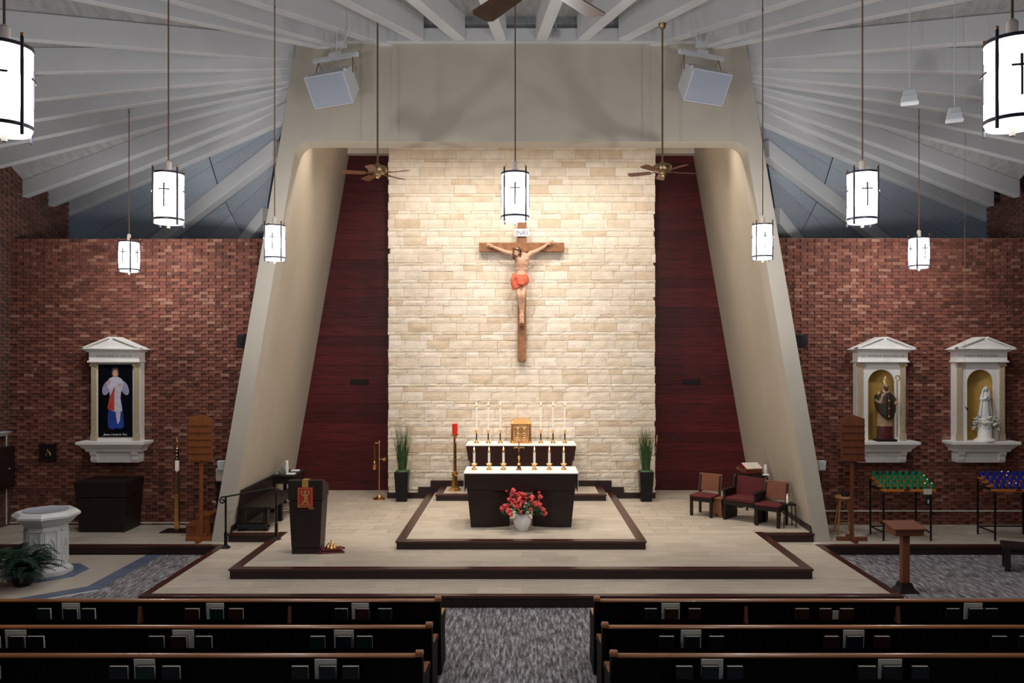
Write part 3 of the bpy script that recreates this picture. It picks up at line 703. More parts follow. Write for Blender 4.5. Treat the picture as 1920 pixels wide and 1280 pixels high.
    h.limb([hc+Vector((-.055, .0, .02)), hc+Vector((-.078, -.025, -.06)), hc+Vector((-.07, -.05, -.15)), hc+Vector((-.052, -.06, -.2))], [.035, .032, .026, .014])
    h.limb([hc+Vector((.07, .01, .02)), hc+Vector((.075, .0, -.06)), hc+Vector((.07, .0, -.12))], [.03, .028, .018])
    h.limb([hc+ax*.1+Vector((-.03, -.055, 0)), hc+ax*.135+Vector((-.03, -.06, 0))], [.036, .022])
    remesh(h.build('hair_and_beard', 'hair', body, 60), .010, 2)
    cw = MB(); up = Vector((.18, -.1, 1)).normalized(); a = up.orthogonal().normalized(); b_ = up.cross(a)
    for q in range(3):
        pts = [hc+up*(.045+.012*math.sin(5*t+q*2))+(a*math.cos(t)+b_*math.sin(t))*(.094+.008*math.cos(7*t+q)) for t in [2*math.pi*i/24 for i in range(25)]]
        cw.tube(pts, .009, 6)
    for q in range(18):
        t = q*.35; p = hc+up*.05+(a*math.cos(t)+b_*math.sin(t))*.10; cw.tube([p, p+Vector((random.uniform(-.03, .03), random.uniform(-.03, .0), random.uniform(-.01, .05)))], [.005, .001], 5)
    cw.build('thorn_crown', 'thorn', body, 60)
    # loincloth: gathered cloth with folds
    lc = MB(); rs = []
    for k, (cx, cy, hw, hd) in enumerate(((590, 645, 75, .11), (588, 665, 84, .135), (585, 700, 92, .155), (583, 735, 94, .165), (580, 765, 90, .16), (578, 785, 84, .15))):
        q = c2(cx, cy, Yb-.045); r = hw/6.095*K; ring = []
        for i in range(40):
            t = 2*math.pi*i/40; fold = 1+.06*math.sin(9*t+k*.9)+.04*math.sin(5*t-k*1.4)
            ring.append(L((q.x+r*fold*math.cos(t), q.y+hd*fold*math.sin(t), q.z-.05*math.sin(t*1)*(k > 3)*0+.05*math.cos(t)*(k/5)-.03*(k/5)*math.sin(2*t))))
        rs.append(ring)
    lc.rings(rs)
    for k in range(5):
        pts = [P(500+k*6, 660+k*8, -.12), P(560, 690+k*16, -.215), P(620, 705+k*14, -.215), P(672, 680+k*12, -.13)]
        lc.tube(pts, [.012, .02, .018, .010], 6)
    lc.limb([P(515, 650, -.1), P(498, 700, -.13), P(497, 750, -.12), P(505, 812, -.1)], [.045, .05, .045, .022])
    remesh(lc.build('loincloth', 'loin', body, 60), .009, 1)
    MB().tube([P(603, 1120, -.16), P(604, 1120, -.05)], .012, 6).build('nail', 'iron', body)
    MB().box(*[L(c2(572, 0, 0))[0], L(c2(632, 0, 0))[0]], yf-.14-o0.y, yf-o0.y, L(c2(0, 1228, 0))[2], L(c2(0, 1198, 0))[2]).build('footrest', 'cross', cr, bevel=.006)
crucifix()

# ------------------------------------------------------------------ altars and what stands on them
def altar():
    t = thing('altar', 'dark wooden altar with white cloth and two flared supports', 'altar', (0, 14.25, L3))
    MB().frus((-.97, .97, .03, .83), (-1.02, 1.02, 0, .86), .67, .97).build('table_box', 'altar', t, bevel=.006)
    for s in (-1, 1):
        def xs(*v): return [s*q for q in v]
        # tapered support with a chamfered inner front corner
        bt = [(.90, .06), (.55, .06), (.21, .16), (.21, .70), (.90, .80)]; tp = [(.965, .03), (.55, .03), (.215, .14), (.215, .72), (.965, .83)]
        MB().rings([[(s*x, y, 0) for x, y in bt], [(s*x, y, .665) for x, y in tp]]).build('support', 'altar', t)
    cl = MB().box(-1.025, 1.025, -.004, .864, .97, .985).box(-1.032, -1.022, .1, .76, .62, .985).box(1.022, 1.032, .1, .76, .62, .985).build('altar_cloth', 'cloth'); cl.location = t.location
    tag(cl, 'white cloth laid over the top of the front altar', 'cloth')
    zt = L3+.985
    for i, (u, lb) in enumerate(((889, 'far left'), (917, 'second from the left'), (944, 'third from the left'), (1002, 'fourth from the left'), (1030, 'fifth from the left'), (1057, 'far right'))):
        c = (PX(u, 881, 14.66).x, 14.66, zt)
        k = thing('altar_candlestick', 'short white candle in brass holder, %s on the front altar' % lb, 'candlestick', c, group='short candles on the front altar')
        MB().lathe([(.052, 0), (.052, .012), (.03, .035), (.014, .06), (.02, .07), (.05, .10), (.058, .115), (.052, .12), (.02, .12)], 16).build('holder', 'brass', k, 40)
        MB().lathe([(.021, .12), (.021, .33)], 14).build('candle', 'wax', k, 50)
        MB().lathe([(.0235, .325), (.0235, .35), (.008, .365)], 14).build('brass_follower', 'brass', k, 50)
        MB().lathe([(.004, .365), (.011, .38), (.009, .40), (.001, .43)], 8).build('flame', 'flame', k, 60)
    c = (PX(973, 881, 14.62).x, 14.62, zt)
    k = thing('altar_cross', 'small brass standing cross in the middle of the front altar', 'cross', c)
    MB().lathe([(.055, 0), (.045, .02), (.032, .06), (.022, .10), (.03, .12), (.01, .14), (.009, .2), (.026, .225), (.026, .24), (.008, .26), (.008, .30)], 8).build('base', 'brass', k, 40)
    MB().box(-.008, .008, -.006, .006, .28, .52).box(-.085, .085, -.006, .006, .40, .416).build('cross_arms', 'oldbrass', k)
    MB().ball((-.085, 0, .408), .016, 8, 6).ball((.085, 0, .408), .016, 8, 6).ball((0, 0, .52), .016, 8, 6).build('arm_tips', 'oldbrass', k, 60)
    MB().tube([(0, -.01, .33), (0, -.012, .40)], [.008, .014], 8).ball((0, -.012, .425), .011, 8, 6).tube([(-.06, -.01, .425), (0, -.012, .40), (.06, -.01, .425)], .006, 6).build('small_figure', 'brass', k, 60)
    # vase and roses
    vc = Vector((.025, 14.05, L3))
    v = MB().lathe([(.08, 0), (.088, .012), (.105, .05), (.145, .12), (.156, .18), (.145, .225), (.118, .26), (.112, .275), (.13, .295), (.122, .297), (.1, .28)], 28).build('vase', 'cloth', smooth=50, loc=vc); tag(v, 'white ceramic vase standing in front of the altar', 'vase')
    bq = thing('rose_bouquet', 'bouquet of coral red roses in the white vase', 'bouquet', vc+Vector((0, 0, .28)))
    rm = None; rnd = random.Random(5)
    for i in range(86):
        a = rnd.uniform(0, 2*math.pi); rr = rnd.random()**.5; h = .30*(1-rr*rr*.75)+rnd.uniform(-.07, .09)
        p = Vector((.40*rr*math.cos(a), .24*rr*math.sin(a)-.05, h)) if i > 9 else Vector((rnd.uniform(-.3, .33), -.08, rnd.uniform(.3, .44)))
        if rm is None:
            mm = MB()
            for q in range(3):
                r0 = .020+.012*q
                mm.rings([[((r0*f)*math.cos(2*math.pi*i_/9+q)*(1+.18*math.sin(i_*2.1+q)), (r0*f)*math.sin(2*math.pi*i_/9+q)*(1+.18*math.sin(i_*2.1+q)), z) for i_ in range(9)] for f, z in ((.4, -.03), (1, -.012), (1.08, .012-.004*q), (.86, .024-.006*q))])
            o = mm.build('rose', 'rose', bq, 60); rm = o.data
        else: o = inst('rose', rm, bq)
        o.location = p; o.rotation_euler = (rnd.uniform(.3, 1.2), rnd.uniform(-.5, .5), rnd.uniform(0, 6)); sc_ = rnd.choice([.45, .6, .8, 1.0, 1.1]); o.scale = (sc_,)*3
        MB().tube([(0, 0, 0), tuple(p*.5+Vector((0, 0, .05))), tuple(p-Vector((0, 0, .02)))], .004, 4).build('stem', 'leaf', bq)
    lv = MB()
    for i in range(170):
        a = rnd.uniform(0, 2*math.pi); rr = rnd.random()**.5*.95; p = Vector((.36*rr*math.cos(a), .22*rr*math.sin(a)-.03, .25*(1-rr*rr*.8)+rnd.uniform(-.12, .06)))
        d = Vector((rnd.uniform(-1, 1), rnd.uniform(-1, 1), rnd.uniform(-.3, .6))).normalized(); e = d.orthogonal().normalized()
        lv.add([p, p+d*.035+e*.018, p+d*.08, p+d*.035-e*.018], [(0, 1, 2, 3)])
    o = lv.build('leaves', 'leaf', bq); o['kind'] = 'stuff'
    # rear altar
    rc = Vector((0, 16.98, L4))
    t = thing('rear_altar', 'dark red wooden altar against the stone wall', 'altar', rc)
    MB().frus((-1.13, 1.13, .05, .86), (-1.175, 1.175, 0, .9), .70, 1.02).build('table_box', 'redwood', t, bevel=.006)
    MB().frus((-1.02, 1.02, .1, .8), (-1.10, 1.10, .05, .86), .04, .70).build('body', 'redwood', t)
    for s in (-1, 1): MB().box(*sorted((s*.32, s*1.0)), .055, .08, .08, .62).build('recessed_panel', 'darkwood', t)
    MB().box(-.95, .95, .12, .75, 0, .05).build('plinth', 'riser', t)
    cl = MB().box(-1.185, 1.185, -.006, .9, 1.02, 1.035).build('altar_cloth', 'cloth', loc=rc, bevel=.004); tag(cl, 'white cloth on top of the rear altar', 'cloth')
    zt = L4+1.035; Yc = 17.42
    for u, lb in ((893.5, 'far left'), (915.5, 'second from the left'), (938, 'third from the left'), (1014, 'fourth from the left'), (1037, 'fifth from the left'), (1059, 'far right')):
        k = thing('tall_candlestick', 'tall white candle in brass stick, %s on the rear altar' % lb, 'candlestick', ((u-CX)*Yc/F, Yc, zt), group='tall candles on the rear altar')
        MB().lathe([(.055, 0), (.05, .02), (.025, .045), (.02, .06), (.016, .065)], 12).build('foot', 'brass', k, 40)
        MB().lathe([(.0145, .06), (.0145, .22)], 12).build('stem', 'darkwood', k, 40)
        MB().lathe([(.018, .215), (.026, .235), (.026, .26), (.034, .27), (.02, .285)], 12).build('socket', 'brass', k, 40)
        MB().lathe([(.017, .28), (.017, .80)], 12).build('candle', 'wax', k, 50)
        MB().lathe([(.0195, .795), (.0195, .815), (.006, .83)], 12).build('brass_follower', 'brass', k, 50)
        MB().lathe([(.004, .83), (.012, .848), (.009, .87), (.001, .90)], 8).build('flame', 'flame', k, 60)
    k = thing('tabernacle', 'gold tabernacle with two relief doors on the rear altar', 'tabernacle', (0, 17.3, zt))
    MB().box(-.235, .235, .0, .4, 0, .025).build('base', 'brass', k, bevel=.004)
    MB().box(-.16, .16, .03, .4, .025, .42).build('body', 'gold', k)
    for s in (-1, 1):
        MB().lathe([(.035, .025), (.03, .05), (.027, .06), (.027, .37), (.034, .39), (.038, .42)], 14, (s*.195, .06, 0)).build('column', 'brass', k, 40)
        d = MB().box(*sorted((s*.006, s*.135)), .008, .032, .045, .36).build('door', 'gold', k, bevel=.006)
        MB().ball((s*.02, 0, .2), .012, 8, 6).build('knob', 'brass', d, 60)
        for q in range(3): MB().ball((s*.07, .008, .10+q*.10), (.035, .014, .035), 8, 6).build('relief_boss', 'brass', d, 60)
    MB().frus((-.235, .235, -.01, .41), (-.215, .215, .01, .40), .42, .47).build('cornice', 'brass', k, bevel=.004)
    MB().frus((-.215, .215, .01, .40), (-.16, .16, .05, .36), .47, .54).build('roof', 'brass', k, bevel=.004)
altar()

# sanctuary lamp stand, thurible stand, planters
def sanctuary_lamp():
    t = thing('sanctuary_lamp', 'tall brass stand holding a red glass candle beside the rear altar', 'lamp stand', ((853-CX)*17.4/F, 17.4, L4))
    MB().lathe([(.15, 0), (.15, .02), (.10, .05), (.085, .08), (.055, .32), (.075, .34), (.085, .37), (.07, .40), (.04, .42)], 6, ph=.5).build('base', 'brass', t, 30)
    MB().lathe([(.036, .42), (.032, 1.16), (.045, 1.17), (.05, 1.19), (.03, 1.2)], 12).build('pole', 'brass', t, 40)
    MB().lathe([(.03, 1.19), (.09, 1.215), (.1, 1.23), (.06, 1.235)], 16).build('tray', 'brass', t, 40)
    for k in range(4): MB().box(-.006, .006, -.075, -.067, 1.22, 1.36).build('prong', 'brass', t).rotation_euler.z = R(45+90*k)
    MB().lathe([(.055, 1.235), (.062, 1.27), (.062, 1.46), (.05, 1.462)], 18).build('red_glass', 'redglass', t, 40)
sanctuary_lamp()
def thurible():
    t = thing('thurible_stand', 'slim brass stand with a hanging censer by the left plank wall', 'stand', ((711-CX)*17.85/F, 17.85, L2))
    MB().lathe([(.14, 0), (.14, .015), (.07, .05), (.03, .09), (.016, .12)], 20).build('base', 'brass', t, 40)
    MB().lathe([(.012, .1), (.012, 1.28), (.018, 1.29), (.002, 1.32)], 10).build('pole', 'brass', t, 40)
    MB().tube([(0, 0, 1.25), (-.09, 0, 1.27), (-.1, 0, 1.24)], .007, 6).tube([(0, 0, .9), (.1, 0, .9)], .007, 6).build('hook_arm', 'brass', t)
    c = MB().lathe([(.015, .66), (.03, .68), (.045, .72), (.045, .75), (.03, .78), (.035, .8), (.02, .85), (.005, .88)], 12, (-.1, -.02, 0)).build('censer', 'brass', t, 40)
    MB().tube([(-.1, -.02, .88), (-.1, 0, 1.25)], .004, 5).tube([(-.13, -.02, .76), (-.1, 0, 1.25)], .003, 5).tube([(-.07, -.02, .76), (-.1, 0, 1.25)], .003, 5).build('chain', 'brass', c)
    MB().lathe([(.02, .86), (.04, .88), (.045, .93), (.03, .94)], 12, (.11, 0, 0)).build('incense_cup', 'brass', t, 40)
thurible()
def planter(u, label, seed):
    rnd = random.Random(seed); c = Vector(((u-CX)*17.65/F, 17.65, L2))
    t = thing('grass_planter', label, 'planter', c, group='tall planters')
    MB().frus((-.115, .115, -.115, .115), (-.158, .158, -.158, .158), 0, .66).build('pot', 'planter', t, bevel=.006)
    MB().lathe([(.15, .655), (.12, .69), (.02, .70)], 12).build('moss', 'leaf', t, 60)
    g = MB(); sd = MB()
    for i in range(230):
        a = rnd.uniform(0, 6.28); r = rnd.random()**.5*.09; h = rnd.uniform(.5, 1.1); sp = rnd.uniform(.03, .22)
        b0 = Vector((r*math.cos(a), r*math.sin(a), .66)); a2 = a+rnd.uniform(-.6, .6); tip = b0+Vector((sp*math.cos(a2), sp*math.sin(a2), h)); mid = b0.lerp(tip, .55)-Vector((sp*.18*math.cos(a2), sp*.18*math.sin(a2), 0))
        n_ = Vector((-math.sin(a), math.cos(a), 0))*.0045
        g.add([b0-n_, b0+n_, mid+n_, mid-n_, tip], [(0, 1, 2, 3), (3, 2, 4)])
        if i % 9 == 0:
            for q in range(5):
                p = tip-Vector((0, 0, .03*q)); sd.ball(p, (.007, .007, .016), 5, 4)
    o = g.build('grass_blades', 'grass', t); o['kind'] = 'stuff'; o = sd.build('seed_heads', 'tan', t); o['kind'] = 'stuff'
planter(754, 'black planter of tall green grass at the left edge of the stone wall', 1)
planter(1211, 'black planter of tall green grass at the right edge of the stone wall', 2)

# ------------------------------------------------------------------ shrines on the brick walls
def shrine(xc, label, words, picture=False):
    t = thing('wall_shrine', label, 'shrine', (xc, YB-.012, 1.42), group='white classical wall shrines')
    Z = lambda z: z-1.42
    # ledge with mouldings and corbels
    MB().box(-.66, .66, -.44, 0, Z(1.80), Z(1.86)).build('ledge', 'white', t, bevel=.008)
    MB().frus((-.56, .56, -.33, 0), (-.64, .64, -.42, 0), Z(1.71), Z(1.80)).frus((-.53, .53, -.30, 0), (-.55, .55, -.32, 0), Z(1.65), Z(1.71)).build('ledge_moulding', 'white', t, bevel=.006)
    MB().box(-.46, .46, -.22, 0, Z(1.43), Z(1.65)).build('bracket_block', 'white', t, bevel=.006)
    for s in (-1, 1):
        MB().prism([(0, Z(1.45)), (-.235, Z(1.45)), (-.25, Z(1.50)), (-.24, Z(1.55)), (-.28, Z(1.60)), (-.29, Z(1.65)), (0, Z(1.65))], 'x', *sorted((s*.34, s*.468))).build('corbel', 'white', t, bevel=.004)
    # architrave, frieze, pediment
    MB().box(-.51, .51, -.29, 0, Z(3.40), Z(3.435)).build('architrave', 'white', t, bevel=.004)
    fr = MB().box(-.49, .49, -.26, 0, Z(3.435), Z(3.60)).build('frieze', 'white', t)
    text(words, fr, (0, -.262, Z(3.50)), 'ink')
    MB().frus((-.50, .50, -.27, 0), (-.60, .60, -.34, 0), Z(3.60), Z(3.655)).build('cornice', 'white', t, bevel=.004)
    MB().prism([(-.61, Z(3.655)), (.61, Z(3.655)), (.05, Z(3.90)), (-.05, Z(3.90))], 'y', -.35, 0).build('pediment', 'white', t, bevel=.006)
    m_ = MB()
    for a, b_ in (((-.60, 3.66), (-.04, 3.895)), ((.60, 3.66), (.04, 3.895)), ((-.60, 3.67), (.60, 3.67))):
        m_.bar((a[0], -.36, Z(a[1])+.012), (b_[0], -.36, Z(b_[1])-.006), .04, .028)
    m_.build('raking_moulding', 'white', t)
    for s in (-1, 1):
        MB().box(*sorted((s*.36, s*.48)), -.235, -.19, Z(1.86), Z(2.0)).build('column_base', 'tan', t, bevel=.004)
        m_ = MB()
        for q in range(5): m_.tube([(s*.42-.042+q*.021, -.212, Z(2.0)), (s*.42-.042+q*.021, -.212, Z(3.30))], .0125, 8)
        m_.box(*sorted((s*.37, s*.47)), -.212, -.19, Z(2.0), Z(3.30)).build('column', 'tan', t, 50)
        cp = MB().box(*sorted((s*.355, s*.485)), -.24, -.19, Z(3.365), Z(3.40)).frus((s*.42-.045, s*.42+.045, -.225, -.19), (s*.42-.055, s*.42+.055, -.235, -.19), Z(3.30), Z(3.365)).build('capital', 'tan', t)
        for e in (-1, 1): MB().tube([(s*.42+e*.05, -.245, Z(3.35)), (s*.42+e*.05, -.185, Z(3.35))], .024, 12).build('volute', 'tan', cp, 40)
    if picture:
        MB().box(-.48, .48, -.19, 0, Z(1.86), Z(3.40)).build('back_panel', 'white', t)
        pc = MB().box(-.335, .335, -.205, -.188, Z(1.93), Z(3.365)).build('picture', 'picdark', t); pc['label'] = 'dark picture of a robed figure'
        Y = -.2065; W = lambda poly, m, nm, d: MB().prism([(x, Z(z)) for x, z in poly], 'y', Y-d*.0006, Y+.001).build(nm, m, pc)
        ell = lambda cx, cz, rx, rz, tilt=0: [(cx+rx*math.cos(a)*math.cos(tilt)-rz*math.sin(a)*math.sin(tilt), cz+rx*math.cos(a)*math.sin(tilt)+rz*math.sin(a)*math.cos(tilt)) for a in [2*math.pi*q/20 for q in range(20)]]
        W([(-.10, 2.72), (.11, 2.72), (.15, 2.45), (.17, 2.2), (.16, 2.12), (.09, 2.09), (.02, 2.11), (-.06, 2.08), (-.14, 2.12), (-.15, 2.3), (-.13, 2.5)], 'pic_blue', 'painted_shape', 0)
        W(ell(-.17, 2.90, .075, .15, -.35), 'pic_lilac', 'painted_shape', 1); W(ell(.18, 2.90, .075, .15, .4), 'pic_lilac', 'painted_shape', 1)
        W([(-.05, 3.12), (.05, 3.12), (.12, 3.08), (.17, 3.0), (.12, 2.85), (.10, 2.7), (.14, 2.45), (.05, 2.40), (-.05, 2.45), (-.13, 2.48), (-.10, 2.7), (-.12, 2.85), (-.17, 3.0), (-.12, 3.08)], 'pic_white', 'painted_shape', 2)
        W([(-.005, 2.94), (-.02, 2.7), (-.015, 2.46), (-.09, 2.45), (-.155, 2.50), (-.11, 2.72)], 'pic_red', 'painted_shape', 3)
        W([(.0, 2.94), (.06, 2.7), (.11, 2.45), (.09, 2.25), (.05, 2.18), (.02, 2.3), (.0, 2.6)], 'pic_white', 'painted_shape', 4)
        W(ell(-.12, 3.0, .022, .06), 'skin', 'painted_hand', 3); W(ell(.09, 2.96, .045, .018), 'skin', 'painted_hand', 3)
        W([(.055*math.cos(a), 3.19+.08*math.sin(a)) for a in [2*math.pi*i/16 for i in range(16)]], 'skin', 'painted_head', 2)
        W([(.07*math.cos(a), 3.22+.085*math.sin(a)) for a in [math.pi*i/10 for i in range(11)]]+[(-.07, 3.12), (-.05, 3.2), (-.03, 3.25), (.03, 3.25), (.05, 3.2), (.07, 3.12)], 'hair', 'painted_hair', 3)
        text('Jesus, I trust in You', pc, (0, Y-.002, Z(1.965)), 'whiteink', shear=.25)
    else:
        # front plate with an arched opening and a rounded gilt niche behind it
        r, sp = .26, 3.0; D = -.19
        arch = [(-r, 1.862)]+[(r*math.cos(a), sp+r*math.sin(a)) for a in [math.pi-math.pi*i/16 for i in range(17)]]+[(r, 1.862)]
        m_ = MB(); n = len(arch); h = n//2
        left = arch[:h+1]; right = arch[h:]
        m_.prism([(-.48, Z(1.86)), (-.48, Z(3.40)), (0, Z(3.40)), *[(x, Z(z)) for x, z in reversed(left)]], 'y', D, D+.03)
        m_.prism([(0, Z(3.40)), (.48, Z(3.40)), (.48, Z(1.86)), *[(x, Z(z)) for x, z in reversed(right)]], 'y', D, D+.03)
        m_.box(-.48, -.45, D+.03, 0, Z(1.86), Z(3.40)).box(.45, .48, D+.03, 0, Z(1.86), Z(3.40))
        m_.build('face_plate', 'white', t)
        m_ = MB(); rs = []
        for k in range(9):
            ph = math.pi*k/8
            rs.append([(x*math.cos(ph) if False else x, 0, z) for x, z in arch])
        vs = []; fs = []; nd = 5
        for q in range(nd+1):
            f = math.cos(math.pi/2*q/nd); y = D+.03+.15*math.sin(math.pi/2*q/nd)
            vs += [(x*f, y, Z(1.862+(z-1.862)*(1-.12*(1-f)))) for x, z in arch]
        for q in range(nd):
            for i in range(n-1): fs.append((q*n+i, q*n+i+1, (q+1)*n+i+1, (q+1)*n+i))
        m_.add(vs, fs).build('niche', 'goldpaint', t, 60)
    return t
shrine(-7.99, 'white wall shrine framing a dark picture', 'HAVE MERCY ON US', True)
shrine(7.10, 'white wall shrine with a gilt niche holding the bishop statue', 'ST. PATRICK PRAY FOR US')
shrine(9.05, 'white wall shrine with a gilt niche holding the white statue', 'PRAY THE ROSARY')

def loft(levels, n=24, folds=0, seed=0):
    """levels: (cx, cy, z, rx, ry)"""
    rs = []
    for k, (cx, cy, z, rx, ry) in enumerate(levels):
        amp = folds*(1-k/len(levels)); rs.append([(cx+rx*(1+amp*math.sin(8*t+seed)+amp*.6*math.sin(13*t+seed*2))*math.cos(t), cy+ry*(1+amp*math.sin(8*t+seed)+amp*.6*math.sin(13*t+seed*2))*math.sin(t), z) for t in [2*math.pi*i/n for i in range(n)]])
    return MB().rings(rs)
def hand(mb, w, d, up, r=.018):
    """small hand: palm and five fingers pointing along d"""
    w = Vector(w); d = Vector(d).normalized(); up = Vector(up).normalized(); sd = d.cross(up).normalized(); c = w+d*.035
    mb.limb([w, c], [r, r*1.15])
    for k in range(4):
        b0 = c+d*.02+up*(k-1.5)*.011; mb.limb([b0, b0+d*(.03-abs(k-1.3)*.004), b0+d*(.046-abs(k-1.3)*.008)-sd*.008], [.0075, .0068, .005])
    mb.limb([w+d*.012+up*.014, c+up*.03+d*.004, c+up*.034+d*.022], [.008, .0075, .0055])
def bishop():
    t = thing('bishop_statue', 'painted statue of a bishop in mitre with a gold crook', 'statue', (7.13, YB-.29, 1.86))
    MB().box(-.19, .19, -.12, .10, 0, .045).build('base', 'darkwood', t, bevel=.004)
    bd = loft([(0, 0, .045, .155, .10), (0, 0, .12, .15, .10), (0, 0, .3, .14, .10), (0, 0, .34, .13, .095)], folds=.05).build('cassock', 'st_red', t, 50)
    loft([(0, 0, .30, .15, .108), (0, 0, .36, .145, .108), (0, 0, .6, .13, .10), (0, 0, .85, .12, .09)], folds=.04, seed=2).build('alb', 'st_alb', t, 50)
    # body with arms
    m_ = MB(); m_.limb([(0, 0, .6), (0, 0, .8), (0, .0, .92), (0, -.005, 1.0), (0, -.01, 1.06)], [.10, .105, .10, .045, .04])
    m_.limb([(-.10, 0, .93), (-.16, -.02, .80), (-.13, -.10, .76), (-.11, -.13, .86)], [.05, .045, .035, .024]); m_.limb([(.10, 0, .93), (.165, -.02, .80), (.155, -.10, .74), (.155, -.13, .74)], [.05, .045, .035, .026])
    remesh(m_.build('body', 'st_alb', t, 60), .010, 2)
    hd = MB().ball((0, -.02, 1.085), (.052, .06, .068), 14, 10).limb([(0, -.075, 1.085), (0, -.09, 1.07)], [.008, .011]); hd.ball((-.052, -.01, 1.085), (.012, .02, .022)).ball((.052, -.01, 1.085), (.012, .02, .022))
    hand(hd, (-.11, -.13, .86), (0, -.1, 1), (1, 0, 0)); hand(hd, (.155, -.13, .74), (.15, -.6, .5), (0, .5, 1))
    h = remesh(hd.build('head_and_hands', 'skin', t, 60), .006, 2)
    MB().limb([(0, -.06, 1.045), (0, -.065, 1.0)], [.042, .028]).limb([(-.04, -.05, 1.08), (0, -.06, 1.04), (.04, -.05, 1.08)], [.012, .02, .012]).build('beard', 'hair', h, 60)
    for s in (-1, 1): MB().ball((s*.02, -.075, 1.097), (.008, .004, .005), 8, 6).build('eye', 'iron', h, 60)
    MB().rings([[(.058*math.cos(a), -.015+.058*math.sin(a), 1.12) for a in [2*math.pi*i/16 for i in range(16)]], [(.066*math.cos(a), -.015+.05*math.sin(a), 1.18) for a in [2*math.pi*i/16 for i in range(16)]], [(.035*math.cos(a), -.015+.03*math.sin(a), 1.245) for a in [2*math.pi*i/16 for i in range(16)]], [(.003*math.cos(a), -.015+.006*math.sin(a), 1.285) for a in [2*math.pi*i/16 for i in range(16)]]]).build('mitre', 'st_gold', t, 60)
    # chasuble: pointed front over the arms
    vs = []; fs = []; nu, nv = 16, 10
    for j in range(nv+1):
        f = j/nv
        for i in range(nu+1):
            a = -1.75+3.5*i/nu; lo = .42+.30*(abs(a)/1.75)**1.3; z = 1.0+(lo-1.0)*f; r = .045+.145*min(1, f*2.4)**.6
            vs.append((r*1.05*math.sin(a), -r*.86*math.cos(a)+.012*math.sin(9*a)*f, z))
    for j in range(nv):
        for i in range(nu): k = j*(nu+1)+i; fs.append((k, k+1, k+nu+2, k+nu+1))
    ch = MB().add(vs, fs).build('chasuble', 'st_dark', t, 60); ch.modifiers.new('thick', 'SOLIDIFY').thickness = .008
    MB().tube([(0, -.175, .46), (0, -.178, .62), (0, -.175, .80), (0, -.12, .95)], .016, 8).build('orphrey', 'st_red', ch, 60)
    for q in range(3): MB().ball((0, -.186, .50+q*.15), (.02, .008, .02), 8, 6).build('orphrey_boss', 'st_gold', ch, 60)
    cr = [(.165, -.16, .10), (.165, -.16, 1.2)]+[(.165-.0+.062*math.sin(a)*(1-a/9), -.16, 1.25-.058*math.cos(a)*(1-a/9)) for a in [.3*i for i in range(20)]]
    MB().tube(cr, .012, 8).build('crook', 'st_gold', t, 60)
bishop()
